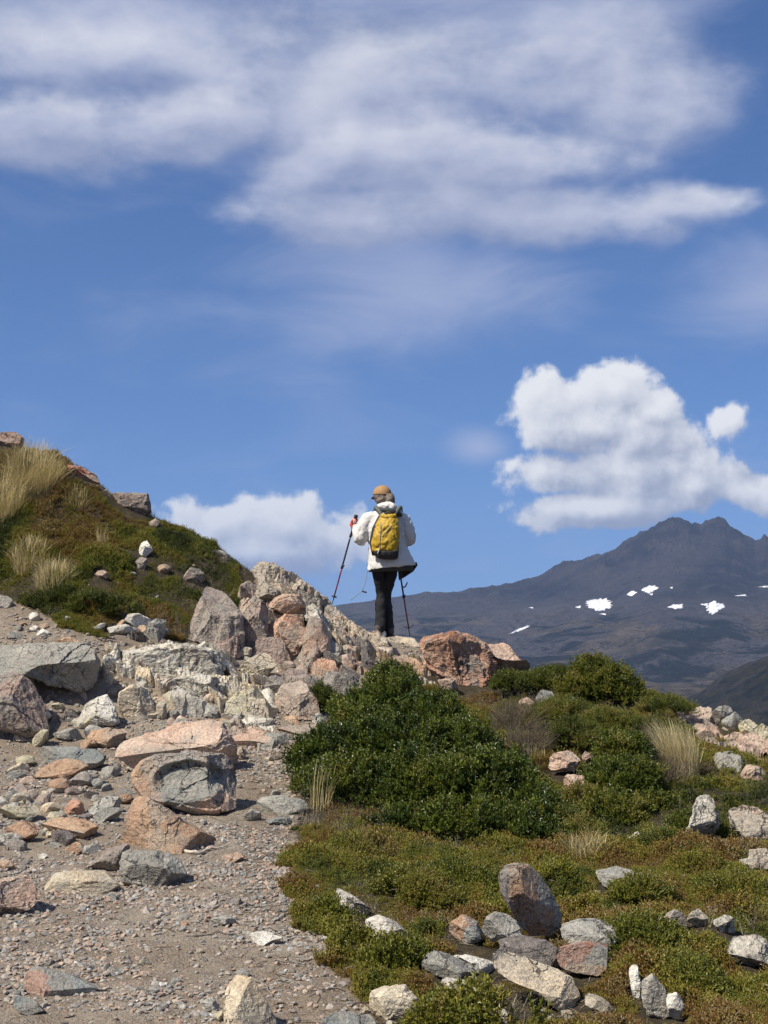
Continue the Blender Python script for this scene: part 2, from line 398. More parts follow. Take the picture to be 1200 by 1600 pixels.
def bil(g, x0, y0, st, x, y):
    fx = np.clip((x - x0) / st, 0, g.shape[1] - 1.001); fy = np.clip((y - y0) / st, 0, g.shape[0] - 1.001)
    i = fx.astype(int); j = fy.astype(int); a = fx - i; c_ = fy - j
    return (g[j, i] * (1 - a) + g[j, i + 1] * a) * (1 - c_) + (g[j + 1, i] * (1 - a) + g[j + 1, i + 1] * a) * c_
VEG_R = [(610,1620),(578,1560),(525,1505),(482,1440),(458,1380),(462,1310),(474,1262),(468,1190),(478,1140),(525,1118),(560,1095),(595,1045),(640,1036),
         (640,1020),(700,1040),(790,1062),(826,1050),(870,1040),(1000,1070),(1062,1080),(1100,1090),(1200,1135),(1300,1170),(1900,1230),(2400,1750),(610,1750)]
VEG_L = [(-900,500),(0,688),(100,722),(160,768),(240,808),(340,856),(392,886),(402,905),(380,940),(350,935),(320,950),(300,1000),(290,1015),(262,1000),(235,990),
         (205,975),(165,1003),(105,990),(60,948),(0,926),(-900,926)]
gx_, gy_ = np.meshgrid(GX, GY)
_base = bil(_coarse, -13, -4, .2, gx_, gy_)
_px, _py = to_px(np.stack([gx_, np.maximum(gy_, .5), _base], -1))
front = gy_ < 17.4
VEGM = ((in_poly(_px, _py, VEG_R) | in_poly(_px, _py, VEG_L)) & front & (gy_ > 3.5)).astype(float)
VEGM[(gy_ <= 3.5) & (gx_ > .7)] = 1
for _ in range(14):   # soften the edge
    VEGM[1:-1, 1:-1] = (VEGM[1:-1, 1:-1] * 2 + VEGM[:-2, 1:-1] + VEGM[2:, 1:-1] + VEGM[1:-1, :-2] + VEGM[1:-1, 2:]) / 6
flat3 = np.stack([gx_.ravel(), gy_.ravel(), np.zeros(gx_.size)], -1)
_n = (fbm(flat3 * 2.1, 4, 3) * .085 * VEGM.ravel() + fbm(flat3 * 1.3, 4, 9) * .03 + fbm(flat3 * 7, 3, 12) * .012).reshape(gx_.shape)
GH = _base + _n
def H(x, y): return bil(GH, GX[0], GY[0], .05, np.asarray(x, float), np.asarray(y, float))
def veg_at(x, y): return bil(VEGM, GX[0], GY[0], .05, np.asarray(x, float), np.asarray(y, float))
def hit(px, py, d0=4.2):
    ds = np.arange(d0, 17.2, .02); q = P(px, py, ds[:, None])[:, 0] if False else np.array(P(np.full(len(ds), px), np.full(len(ds), py), ds))
    below = q[:, 2] < H(q[:, 0], q[:, 1])
    if not below.any(): return None
    return q[np.argmax(below)]

def near_axis(a, b_, fa, fb, fine, coarse):
    r = [a]
    while r[-1] < b_:
        t = r[-1]; st = fine if fa <= t < fb else fine + (coarse - fine) * min(1, (abs(t - (fa if t < fa else fb))) / 4 + .05)
        r.append(t + st)
    return np.array(r)
tx = near_axis(-13, 12.9, -4.6, 4.6, .04, .45); ty = near_axis(-4, 41.5, 4.6, 16.6, .035, .5)
mx_, my_ = np.meshgrid(tx, ty); mx_ = np.clip(mx_, -13, 13); my_ = np.clip(my_, -4, 42)
mz_ = H(mx_, my_) + fbm(np.stack([mx_.ravel() * 16, my_.ravel() * 16, 0 * mx_.ravel()], -1), 3, 21).reshape(mx_.shape) * .010
def grid_faces(nr, nc):
    i = np.arange(nr * nc).reshape(nr, nc); return np.stack([i[:-1, :-1], i[:-1, 1:], i[1:, 1:], i[1:, :-1]], -1).reshape(-1, 4)

m, b, p = new_mat('gravelly_soil'); GROUND = m
tcn = b.n('ShaderNodeTexCoord'); v = tcn.outputs['Object']
at = b.n('ShaderNodeAttribute', attribute_name='veg'); vg = b.m('ADD', at.outputs['Fac'], b.map(b.noise(v, 9, 4, .6), .3, .7, -.25, .25, smooth=False))
n1 = b.noise(v, 1.4, 5, .6); n2 = b.noise(v, 11, 6, .7); n3 = b.noise(v, 70, 4, .7)
c = b.mix(b.map(n1, .38, .62), (.225, .176, .124), (.280, .234, .176))
c = b.mix(b.map(n2, .5, .66, 0, .7), c, (.165, .125, .092))
vc = b.n('ShaderNodeTexVoronoi'); b.put(vc.inputs['Vector'], b.v('ADD', v, b.v('SCALE', b.noise(v, 40, 2, .5, col=True), .02))); vc.inputs['Scale'].default_value = 75
peb = b.ramp(b.sep(vc.outputs['Color'])[0], [(0, (.13, .12, .11)), (.3, (.24, .21, .18)), (.6, (.33, .29, .25)), (.8, (.36, .25, .19)), (1, (.45, .42, .37))])
pm = b.m('MULTIPLY', b.map(vc.outputs['Distance'], .30, .48, 1, 0), b.map(b.noise(v, 5, 4, .6), .40, .56, .25, .95))
c = b.mix(pm, c, peb)
k = b.map(n3, .25, .75, .72, 1.28, smooth=False); c = b.mix(1.0, c, b.xyz(k, k, k), 'MULTIPLY')
soil = b.mix(b.map(n2, .45, .6), (.045, .034, .022), (.075, .055, .032))
soil = b.mix(b.map(b.noise(v, 26, 4, .7), .52, .64, 0, .7), soil, (.045, .055, .018))
c = b.mix(b.map(vg, .40, .62), c, soil)
b.put(p.inputs['Base Color'], c); p.inputs['Roughness'].default_value = .95; p.inputs['Specular IOR Level'].default_value = .2
bump(b, p, b.m('MULTIPLY_ADD', pm, .6, b.m('ADD', b.m('MULTIPLY', n2, .8), b.m('MULTIPLY', n3, .5))), .02, .9)
vv = veg_at(mx_.ravel(), my_.ravel())
g_ = mesh_np('ground', np.stack([mx_, my_, mz_], -1).reshape(-1, 3), grid_faces(*mx_.shape), GROUND, attrs={'veg': vv})
tag(g_, kind='structure')

# ------------------------------------------------------------------ the far country: valley, foothills, mountain
SKY_PX = [(-2600,930),(-1500,940),(-600,960),(0,975),(400,968),(500,958),(540,952),(600,945),(640,938),(700,930),(760,925),(800,917),(840,910),(862,899),(880,889),(905,880),(930,874),(960,866),(972,855),
          (985,846),(1010,830),(1030,819),(1045,815),(1060,818),(1078,821),(1095,824),(1103,815),(1115,811),(1132,812),(1142,822),(1155,830),(1168,843),(1180,851),(1188,848),(1194,842),(1202,846),(1225,862),(1290,880),(1420,905),(1700,930),(2600,950)]
sx = np.array([math.atan((q[0] - 600) / FPX / CP) for q in SKY_PX]); szr = np.array([(960 - q[1]) / FPX for q in SKY_PX])
RC = 9500.
def Hf(az, r):
    az, r = np.broadcast_arrays(np.asarray(az, float), np.asarray(r, float)); shp = az.shape; az = az.ravel(); r = r.ravel()
    x = r * np.sin(az); y = r * np.cos(az); q = np.stack([x, y, 0 * x], -1)
    zc = np.interp(az, sx, szr, left=szr[0], right=szr[-1]) * RC / np.cos(az) * np.cos(az)
    g = np.interp(r, [0, 4200, 5500, 6500, 7300, 8000, 8500, 8900, 9250, 9500, 9700, 10500, 14000], [0, 0, .05, .12, .24, .36, .43, .56, .82, 1., .9, .4, 0])
    fl = np.interp(r, [30, 120, 500, 1500, 3000, 5000, 7000, 8000, 9500, 14000], [-12, -48, -150, -255, -268, -262, -210, -150, -60, -120])
    z = zc * g + fl * (1 - g)
    # gullies and shoulders; the crest keeps its line
    w = g * (1 - ss(r, 9380, 9500) * (1 - ss(r, 9500, 9620)) * .93)
    qq = q / 900.; qq[:, 0] += fbm(q / 2600., 3, 41) * .8
    gul = fbm(np.stack([az * 42 + fbm(q / 700., 3, 61) * .5, r / 2600., 0 * az], -1), 5, 55, .55, ridged=True)
    z += g * np.interp(zc, [0, 200, 640], [.15, .4, 1]) * (fbm(q / 420. + fbm(q / 900., 2, 35)[:, None] * .6, 5, 36, .58, ridged=True) * 46 + fbm(q / 110., 3, 37, .6, ridged=True) * 12) * (1 - .55 * ss(r, 9380, 9500) * (1 - ss(r, 9500, 9620)))
    z += w * (fbm(qq, 5, 31, .52, ridged=True) * 55 + gul * np.interp(zc, [0, 300, 640], [10, 35, 70]) * ss(r, 7900, 9100) + fbm(q / 230., 4, 66, .6, ridged=True) * np.interp(zc, [0, 640], [6, 26]))
    z -= g * np.interp(zc, [0, 200, 640], [0, 8, 44]) * ss(r, 8800, 9400)
    mid = ss(r, 1200, 2600) * (1 - ss(r, 8200, 9300))
    z += mid * (fbm(q / 1100., 4, 77, .5) * 100 + fbm(q / 330., 4, 78, ridged=True) * 22)
    # the nearer wooded hill on the right and low knolls on the left
    hill = np.exp(-((r - 3300) / 620.) ** 2) * np.interp(az, [.10, .16, .19, .22, .262, .34, .5], [0, .02, .22, .50, .94, 1.4, 1.7])
    z += hill * 185 * (1 + .30 * fbm(q / 300., 5, 91, .55))
    z += fbm(q / 24., 4, 5) * np.interp(r, [30, 60, 400, 1200], [0, 1.2, 6, 0])
    return z.reshape(shp)
fa = np.concatenate([np.linspace(-math.pi, -.34, 60)[:-1], np.linspace(-.34, -.06, 90)[:-1], np.linspace(-.06, .30, 760)[:-1], np.linspace(.30, .5, 60)[:-1], np.linspace(.5, math.pi, 50)])
fr = np.concatenate([np.geomspace(26, 1500, 70)[:-1], np.linspace(1500, 9620, 400)[:-1], np.geomspace(9620, 16000, 22)])
AZ, RR = np.meshgrid(fa, fr); ZZ = Hf(AZ, RR)
m, b, p = new_mat('mountain_country')
geo = b.n('ShaderNodeNewGeometry'); pos = geo.outputs['Position']; ps = b.sep(pos)
v = b.v('SCALE', pos, .001); nz = b.sep(geo.outputs['Normal'])[2]
n1 = b.noise(v, 1.4, 8, .62, .3); n2 = b.noise(v, 6, 8, .65, .4); n3 = b.noise(v, 26, 6, .7)
rock = b.mix(b.map(n1, .38, .62), (.030, .031, .040), (.092, .083, .086))
rock = b.mix(b.map(n2, .50, .68, 0, .8), rock, (.115, .10, .095))
scree = b.mix(b.map(n3, .4, .6), (.12, .105, .10), (.20, .172, .152))
hz = b.m('ADD', ps[2], b.map(n2, .3, .7, -60, 60, smooth=False))
c = b.mix(b.map(hz, 40, 120, .45, 0), rock, scree)
wood = b.mix(b.map(n3, .42, .58), (.006, .010, .009), (.024, .028, .016))
wm = b.m('MULTIPLY', b.map(b.noise(v, 1.9, 9, .66, .6), .485, .52), b.map(hz, -55, 25, 1, 0))
c = b.mix(b.m('MULTIPLY', wm, .93), c, wood)
heath = b.mix(b.map(n2, .4, .6), (.085, .070, .045), (.20, .155, .105))
c = b.mix(b.m('MULTIPLY', b.map(b.noise(v, 2.3, 7, .6, .5), .49, .54), b.map(hz, -40, 30, .85, 0)), c, heath)
tr_ = b.m('MULTIPLY', b.map(b.vor(v, 34), .30, .42, 1, 0), b.map(b.noise(v, 5, 5, .6), .44, .56)); c = b.mix(b.m('MULTIPLY', tr_, b.map(hz, -40, 0, .9, 0)), c, (.008, .013, .009))
rxy = b.m('SQRT', b.m('ADD', b.m('MULTIPLY', ps[0], ps[0]), b.m('MULTIPLY', ps[1], ps[1])))
c = b.mix(b.m('MULTIPLY', b.map(rxy, 4000, 4500, .85, 0), b.map(n2, .36, .56, .3, 1)), c, b.mix(b.map(n3, .4, .6), (.016, .020, .013), (.055, .050, .036)))
k = b.map(b.noise(v, 60, 6, .75), .3, .7, .60, 1.45, smooth=False); c = b.mix(1.0, c, b.xyz(k, k, k), 'MULTIPLY')
b.put(p.inputs['Base Color'], c); p.inputs['Roughness'].default_value = .95; p.inputs['Specular IOR Level'].default_value = .1
bump(b, p, b.m('MULTIPLY_ADD', n3, 1.0, b.m('MULTIPLY', b.noise(v, 70, 5, .7), .6)), 80, .95)
MTN = m
fv = np.stack([RR * np.sin(AZ), RR * np.cos(AZ), ZZ], -1).reshape(-1, 3)
mo = mesh_np('mountain_terrain', fv, grid_faces(*AZ.shape), MTN); tag(mo, kind='structure')
# ground that reaches the horizon under everything
ang = np.linspace(0, 2 * math.pi, 97)[:-1]; rr_ = [1500, 16000, 27000]
bv = np.array([(r * math.sin(a), r * math.cos(a), -430 if r > 1500 else -400) for r in rr_ for a in ang] + [(0, 0, -400)])
bf = [np.array([(k * 96 + i, k * 96 + (i + 1) % 96, (k + 1) * 96 + (i + 1) % 96, (k + 1) * 96 + i) for k in range(2) for i in range(96)]), np.array([(288, (i + 1) % 96, i) for i in range(96)])]
tag(mesh_np('valley_floor', bv, bf, MTN), kind='structure')

def far_hit(px, py):
    u = (px - 600) / FPX; v_ = (800 - py) / FPX; dy = CP - v_ * SP; dz = SP + v_ * CP
    az_ = math.atan2(u, dy); hd = math.hypot(u, dy); rs = np.arange(3800, 9600, 4.)
    z = EYE + dz / hd * rs; h = Hf(np.full(len(rs), az_), rs); k_ = np.argmax(h > z)
    if not (h > z).any(): k_ = int(np.argmax(h / rs))
    r = rs[k_]; return np.array([r * math.sin(az_), r * math.cos(az_), h[k_]])
SNOW = [('large rounded snow patch on the mountain flank, the widest of all', [(914,940),(928,936),(945,936),(957,943),(953,952),(936,956),(920,949)]),
 ('small oval snow patch just below and left of the long slanting one', [(979,930),(987,924),(995,926),(987,933)]),
 ('long slanting snow patch under the main peak', [(1000,924),(1013,916),(1024,915),(1028,920),(1013,928)]),
 ('flat oval snow patch between the slanting and the forked one', [(1042,949),(1053,945),(1067,945),(1067,951),(1055,952)]),
 ('forked snow patch at the far side below the sharp summit', [(1105,947),(1118,939),(1123,944),(1135,947),(1123,954),(1115,960),(1106,957)]),
 ('thin streak of snow running down the lower slope', [(793,992),(809,984),(826,977),(826,980),(812,987)]),
 ('tiny snow dot beside the large rounded patch', [(898,949),(907,947),(907,951)]),
 ('tiny snow dot beside the forked patch', [(1095,945),(1106,943),(1105,948)]),
 ('narrow snow sliver high on the right shoulder', [(1146,932),(1165,929),(1166,932)]),
 ('tiny snow speck above the thin streak', [(826,950),(833,949),(833,951.5)]),
 ('tiny snow dot right of the long slanting patch', [(1046,919),(1051,917),(1051,921)]),
 ('small snow sliver directly under the large rounded patch', [(937,960),(945,959),(948,962)]),
 ('faint snow line near the jagged right summit', [(1176,918),(1200,916),(1205,919)]),
 ('tiny snow dot touching the foot of the slanting patch', [(1014,929),(1020,928),(1019,931)])]
m, b, p = new_mat('old_snow'); p.inputs['Base Color'].default_value = (.74, .74, .75, 1); p.inputs['Roughness'].default_value = .6
n = b.noise(b.n('ShaderNodeNewGeometry').outputs['Position'], .02, 4, .6); bump(b, p, n, 6, .6); SNOWM = m
for lab, poly in SNOW:
    c0 = np.mean(poly, 0); ring = []
    for i in range(len(poly)):
        a0, a1 = np.array(poly[i], float), np.array(poly[(i + 1) % len(poly)], float)
        for t in np.arange(8) / 8:
            q = a0 + (a1 - a0) * t; ring.append(c0 + (q - c0) * (1 + .22 * random.uniform(-1, 1)))
    vs = [far_hit(*c0) + (0, 0, 3)]
    for s in (.5, 1.0):
        for q in ring: vs.append(far_hit(*(c0 + (q - c0) * s)) + np.array((0, 0, 3.0 if s < 1 else 2.0)))
    N = len(ring); f3 = np.array([(0, 1 + (i + 1) % N, 1 + i) for i in range(N)]); f4 = np.array([(1 + i, 1 + (i + 1) % N, 1 + N + (i + 1) % N, 1 + N + i) for i in range(N)])
    vs = np.array(vs); o = mesh_np('snow_patch', vs, [f3, f4], SNOWM, loc=vs[0]); tag(o, lab, 'snow patch', 'snow patches on the mountain')

# ------------------------------------------------------------------ rocks
import bmesh
_ico = {}
def ico(n):
    if n not in _ico:
        bm = bmesh.new(); bmesh.ops.create_icosphere(bm, subdivisions=n, radius=1)
        _ico[n] = (np.array([q.co[:] for q in bm.verts]), np.array([[q.index for q in f.verts] for f in bm.faces])); bm.free()
    v, f = _ico[n]; return v.copy(), f
def cut(v, rng, n, lo=.50, hi=.86, frontal=.4):
    """chisel flat faces: planes cut into the solid"""
    for _ in range(n):
        d_ = rng.normal(size=3); d_ /= np.linalg.norm(d_)
        if abs(d_[1]) < frontal: d_[1] = math.copysign(frontal + .2 * rng.random(), d_[1]); d_ /= np.linalg.norm(d_)
        s = v @ d_; h = s.max() * rng.uniform(lo, hi); e = np.maximum(s - h, 0)
        v -= e[:, None] * d_
    return v
FOOT = []; LAND = []
def rock(lab, mat, poly, cat='rock', name='rock', thick=None, d=None, back=0., facets=12, rough=1.0, sub=None, lay=0, cuts=(), sharp=3.6, parent=None, seed=None, group=None, dent=None, patches=()):
    """a solid whose outline from the path is the polygon: it stands on the ground where the polygon's foot meets it"""
    poly = np.array(poly, float); seed = seed if seed is not None else int(abs(poly.sum() * 7)) % 99991
    rng = np.random.default_rng(seed)
    x0, y0 = poly.min(0); x1, y1 = poly.max(0); w, h = x1 - x0, y1 - y0
    if d is None:
        q = hit(float((x0 + x1) / 2), float(min(y1, 1640)));
        g = q[1] if q is not None else 15.3
    else: g = d
    k = g / FPX; th = thick if thick is not None else (.62 * w + .25 * h) * k
    dc = g + th * .40 + back
    # area centroid and radial outline
    xs, ys = poly[:, 0], poly[:, 1]; xn, yn = np.roll(xs, -1), np.roll(ys, -1); cr = xs * yn - xn * ys; Ar = cr.sum() / 2
    cc = np.array([((xs + xn) * cr).sum(), ((ys + yn) * cr).sum()]) / (6 * Ar)
    th_ = np.linspace(-math.pi, math.pi, 361); rad = np.full(361, 1e-3)
    for i in range(len(poly)):
        a0, a1 = poly[i] - cc, poly[(i + 1) % len(poly)] - cc; e = a1 - a0
        dx, dy = np.cos(th_), np.sin(th_); den = dx * e[1] - dy * e[0]
        with np.errstate(all='ignore'):
            t = (a0[0] * e[1] - a0[1] * e[0]) / den; s = (a0[0] * dy - a0[1] * dx) / den
        ok = (np.abs(den) > 1e-9) & (t > 0) & (s >= -1e-6) & (s <= 1 + 1e-6); rad = np.where(ok & (t > rad), t, rad)
    if sub is None: sub = 6 if w * h > 9000 else 5 if w * h > 1500 else (4 if w * h > 300 else 3)
    u, f = ico(sub); a, b_, c_ = u[:, 0], u[:, 1], u[:, 2]
    rho = np.sqrt(a * a + c_ * c_); pn = sharp; r = 1 / (rho ** pn + np.abs(b_) ** pn) ** (1 / pn)
    R_ = np.interp(np.arctan2(-c_, a), th_, rad)
    dirx, diry = a / np.maximum(rho, 1e-6), -c_ / np.maximum(rho, 1e-6)
    half = .5 * max(w, h); thp = th / 2 / k
    v = np.stack([dirx * rho * r * R_, b_ * r * thp, -diry * rho * r * R_], 1)     # in photo pixels at distance g
    for n_, q_ in cuts:
        n_ = np.array(n_, float); n_ /= np.linalg.norm(n_); s = v @ n_; v -= np.maximum(s - s.max() * q_, 0)[:, None] * n_
    sz = math.sqrt(w * h); q = v / sz
    def push(v, dn): return v + v / np.maximum(np.linalg.norm(v, axis=1, keepdims=True), 1e-6) * (dn * sz * rough)[:, None]
    v = push(v, fbm(q * 2.6 + seed % 97, 3, seed % 71, .5) * .035)
    v = cut(v, rng, facets)
    for ax_, lo_, hi_ in ((0, x0 - cc[0], x1 - cc[0]), (2, cc[1] - y1, cc[1] - y0)):      # keep the full outline after chiselling
        m0, m1 = v[:, ax_].min(), v[:, ax_].max(); v[:, ax_] = lo_ + (v[:, ax_] - m0) / (m1 - m0) * (hi_ - lo_)
    led = 0
    for _ in range(6):      # ledges where slabs of stone have come away
        n_ = rng.normal(size=3); n_ /= np.linalg.norm(n_); s = q @ n_ + fbm(q * 4 + _, 2, 7) * .03
        led = led - (s > rng.uniform(.10, .34)) * rng.uniform(.012, .035)
    v = push(v, led)
    dn = fbm(q * 8 + 5, 4, 3, .6, ridged=True) * .020 + fbm(q * 24, 3, 11, .6) * .007
    if lay:   # upright foliation: ribs and clefts
        ly = q[:, 0] * 1.0 + q[:, 2] * .35 + fbm(q * 1.6, 2, 8) * .12
        dn += lay * (fbm(np.stack([ly * 13, q[:, 2] * 1.5, q[:, 1] * 3], -1), 4, 19, .6, ridged=True) * .055 + fbm(q * 7, 3, 23, .6) * .03)
    v = push(v, dn)
    if dent:
        ex, ez = (v[:, 0] - (dent[0] - cc[0])) / dent[2], (v[:, 2] - (cc[1] - dent[1])) / dent[3]; e = np.sqrt(ex ** 2 + ez ** 2) + fbm(q * 4, 2, 3) * .10
        v[:, 1] += np.where(v[:, 1] < 0, ss(1.12 - e, 0, .32) * dent[4] - np.exp(-((e - 1.12) / .10) ** 2) * dent[4] * .22, 0)
    pts = P(cc[0] + v[:, 0] * g / dc * (dc / g), cc[1] - v[:, 2], dc)
    dirv = P(cc[0], cc[1], 1.) - np.array([0, 0, EYE]); dirh = np.array([dirv[0], dirv[1], 0]) / math.hypot(dirv[0], dirv[1])
    pts = pts + dirh * (v[:, 1] * k)[:, None]
    o = mesh_np(name, pts, f, RM[mat], parent=parent, loc=pts.mean(0), smooth=False)
    if patches:
        fc = v[f].mean(1); ids = np.zeros(len(f), np.int32); nn = fbm(fc / sz * 5, 3, 91) * .35
        for i_, (ax_, ay_, rx_, ry_, mt_) in enumerate(patches):
            o.data.materials.append(RM[mt_]); e = np.sqrt(((fc[:, 0] - (ax_ - cc[0])) / rx_) ** 2 + ((fc[:, 2] - (cc[1] - ay_)) / ry_) ** 2) + nn
            ids[(e < 1) & (fc[:, 1] < thp * .3)] = i_ + 1
        o.data.polygons.foreach_set('material_index', ids)
    FOOT.append((pts[:, 0].mean(), pts[:, 1].mean(), (pts[:, 0].max() - pts[:, 0].min()) / 2, (pts[:, 1].max() - pts[:, 1].min()) / 2))
    if parent is None: tag(o, lab, cat, group)
    elif lab: o['label'] = lab
    return o

TOP = [((.1, -.5, 1), .62)]        # a flat top tipped towards the path
exec_rocks = []
# --- the wall of bedrock and boulders on the left
def edge_dist(px, py, poly):
    d_ = np.full(px.shape, 1e9)
    for i in range(len(poly)):
        (x0, y0), (x1, y1) = poly[i], poly[(i + 1) % len(poly)]; ex, ey = x1 - x0, y1 - y0
        t = np.clip(((px - x0) * ex + (py - y0) * ey) / (ex * ex + ey * ey), 0, 1); d_ = np.minimum(d_, np.hypot(px - x0 - t * ex, py - y0 - t * ey))
    return d_
def bedrock(lab, mats, poly, up=.10, blocks=2.6, seed=1, st=2.4, strata=(1, .35, 0)):
    """broken bedrock showing through the ground: rises in blocks and steps between clefts"""
    xs = [q[0] for q in poly]; ys = [q[1] for q in poly]; gx, gy = np.meshgrid(np.arange(min(xs), max(xs) + st, st), np.arange(min(ys), max(ys) + st, st * .8))
    shp = gx.shape; px, py = gx.ravel(), gy.ravel(); ins = in_poly(px, py, poly); ed = edge_dist(px, py, poly) * np.where(ins, 1, -1)
    keep = ed > -6; pts = np.zeros((px.size, 3)); last = None
    for i in np.where(keep)[0]:
        h_ = hit(px[i], py[i]); 
        if h_ is None: keep[i] = False
        else: pts[i] = h_
    q = pts.copy(); wq = q + np.stack([fbm(q * 3, 3, seed + k_) for k_ in range(3)], 1) * .10
    # cells of broken rock: nearest of jittered points, each with its own height and tilt
    rg = np.random.default_rng(seed); K = keep.nonzero()[0]; cell = np.full(len(px), -1); n_c = max(8, int(len(K) / 190)); ci = rg.choice(K, n_c, replace=False)
    dd = ((wq[K][:, None] - wq[ci][None]) ** 2 * np.array([1.0, .55, 1.6])).sum(-1); so = np.sort(dd, 1); nn = dd.argmin(1)
    hh = rg.uniform(.15, 1.0, n_c)[nn]; tl = rg.normal(0, .55, (n_c, 3))[nn]; rel = q[K] - q[ci][nn]
    gap = np.sqrt(so[:, 1]) - np.sqrt(so[:, 0]); cl = ss(gap, .0, .045)
    z = np.clip(hh * up + (rel * tl).sum(1), -.06, up * 1.35) * cl - (1 - cl) * .05
    lay_ = q[K] @ np.array(strata); z += fbm(np.stack([lay_ * 9, q[K][:, 2] * 2, q[K][:, 1] * 2], -1), 4, seed, .55, ridged=True) * .022 + fbm(q[K] * 14, 3, seed + 3, .6) * .012
    fade = ss(ed[K], -6, 12); z = z * fade - .04 * (1 - fade)
    nrm = np.array([-.15, -.55, .82]); pts[K] += nrm * z[:, None]; cell[K] = nn
    idx = -np.ones(px.size, int); idx[K] = np.arange(len(K)); g = idx.reshape(shp)
    f = np.stack([g[1:, :-1], g[1:, 1:], g[:-1, 1:], g[:-1, :-1]], -1).reshape(-1, 4); f = f[(f >= 0).all(1)]
    jump = np.linalg.norm(pts[K][f] - pts[K][f].mean(1, keepdims=True), axis=2).max(1) < .16; f = f[jump]
    c0 = pts[K].mean(0); o = mesh_np('bedrock_ledge', pts[K], f, RM[mats[0]], smooth=False, loc=c0)
    for mm in mats[1:]: o.data.materials.append(RM[mm])
    cm = rg.integers(0, len(mats), n_c); o.data.polygons.foreach_set('material_index', cm[nn[f[:, 0]]].astype(np.int32))
    return tag(o, lab, 'rock ledge')
bedrock('broken pale bedrock ledge running under the streaked outcrop and the blocks of the wall', ['pale', 'pale', 'cream', 'craggy'], [(158,1022),(230,1006),(330,1012),(380,1040),(430,1062),(436,1110),(424,1128),(330,1118),(250,1126),(196,1104),(160,1066)], .12, seed=3)
bedrock('reddish brown broken bedrock between the large grey-brown boulder and the ridge', ['mixed', 'rust', 'craggy', 'pink', 'dark'], [(366,1010),(372,930),(395,910),(440,915),(490,945),(540,985),(586,1010),(590,1046),(566,1066),(552,1100),(510,1124),(450,1090),(430,1062),(392,1050)], .13, seed=8)
bedrock('worn pinkish flagstones and ledges across the upper path', ['tan', 'pink', 'pale', 'grey'], [(318,1122),(380,1110),(450,1118),(520,1112),(500,1144),(468,1160),(452,1176),(396,1176),(352,1160),(300,1124)], .05, seed=12)
bedrock('grey-brown rock face under the heath bank above the streaked outcrop', ['mixed', 'grey', 'dark'], [(196,990),(262,985),(300,1000),(330,1014),(300,1020),(230,1012),(176,1012)], .08, seed=15)
bedrock('pale rock shelf behind the glossy shrub between stepping stone and red boulder', ['pale', 'tan', 'craggy'], [(560,1012),(600,1010),(664,1024),(690,1060),(680,1084),(600,1080),(556,1060)], .09, seed=17)
bedrock('low broken pinkish bedrock under the blocks on the right skyline', ['pink', 'pink', 'craggy', 'grey'], [(1048,1112),(1085,1100),(1128,1106),(1180,1138),(1230,1168),(1230,1212),(1180,1222),(1120,1206),(1096,1166),(1060,1136)], .07, seed=21)
bedrock('brown earth-stained rock bank between the edge boulder and the angular block', ['dark', 'mixed', 'tan'], [(50,1050),(90,1075),(135,1096),(124,1130),(80,1140),(72,1104)], .05, seed=25)
rock('angular grey-green block with a pale flat top at the left end of the rock wall', 'grey', [(-30,1012),(0,1007),(80,1003),(140,1005),(155,1012),(165,1035),(160,1065),(135,1095),(95,1078),(60,1060),(0,1045),(-30,1040)], 'boulder', 'boulder', thick=1.0, d=12.3, cuts=[((-.05,-.75,1),.42),((.3,-1,-.15),.6)], facets=6)
rock('long pale outcrop with black vertical streaks in the middle of the rock wall', 'pale', [(178,1012),(230,1004),(275,1005),(318,1014),(340,1026),(352,1045),(350,1066),(310,1078),(270,1080),(240,1077),(195,1056),(176,1035)], 'rock outcrop', 'rock_outcrop', thick=.9, d=13.0, lay=.5, facets=8)
rock('pale striped lower step of the streaked outcrop beside the grey cube stones', 'pale', [(256,1062),(310,1054),(350,1058),(368,1072),(362,1092),(330,1102),(285,1090),(262,1080)], 'rock outcrop', 'rock_outcrop', d=12.75, lay=.5, thick=.7)
rock('large rounded tan and grey boulder cut off by the left edge below the angular block', 'mixed', [(-40,1060),(0,1050),(30,1058),(55,1075),(72,1108),(75,1140),(50,1157),(20,1148),(-30,1135)], 'boulder', 'boulder', d=12.0, facets=10)
rock('angular whitish stone leaning left of the cream boulder under the wall', 'white', [(123,1124),(125,1110),(150,1092),(172,1084),(184,1108),(192,1130),(170,1141),(130,1143)], 'rock', facets=8)
rock('cream cracked boulder below the streaked outcrop', 'cream', [(184,1080),(205,1066),(236,1078),(246,1100),(243,1124),(215,1134),(192,1128),(182,1102)], 'boulder', 'boulder', facets=10)
rock('small pale wedge stuck to the right of the cream cracked boulder', 'cream', [(243,1094),(262,1104),(259,1124),(243,1126)])
rock('small upright beige stone at the foot of the edge boulder', 'yellow', [(50,1152),(58,1139),(75,1141),(77,1160),(66,1171),(50,1169)])
rock('flat pale grey stone under the angular whitish stone', 'grey', [(80,1146),(105,1136),(133,1140),(131,1153),(118,1161),(86,1153)])
rock('orange-brown and grey stone under the cream cracked boulder', 'tan', [(133,1142),(165,1137),(195,1140),(203,1153),(180,1166),(150,1171),(135,1157)])
rock('little tan stone wedged above the long blue-grey slab', 'tan', [(124,1159),(150,1154),(156,1168),(130,1173)])
rock('long flat blue-grey slab beside the beige stone', 'blue', [(60,1176),(80,1167),(130,1169),(160,1170),(174,1180),(172,1192),(150,1204),(130,1197),(80,1192)], 'rock slab', 'rock_slab', cuts=[((0,-.5,1),.4)], facets=6)
rock('low tan wedge stone below the blue-grey slab', 'tan', [(52,1214),(80,1190),(105,1186),(130,1192),(139,1207),(105,1220),(70,1219)], cuts=[((-.3,-.5,1),.5)])
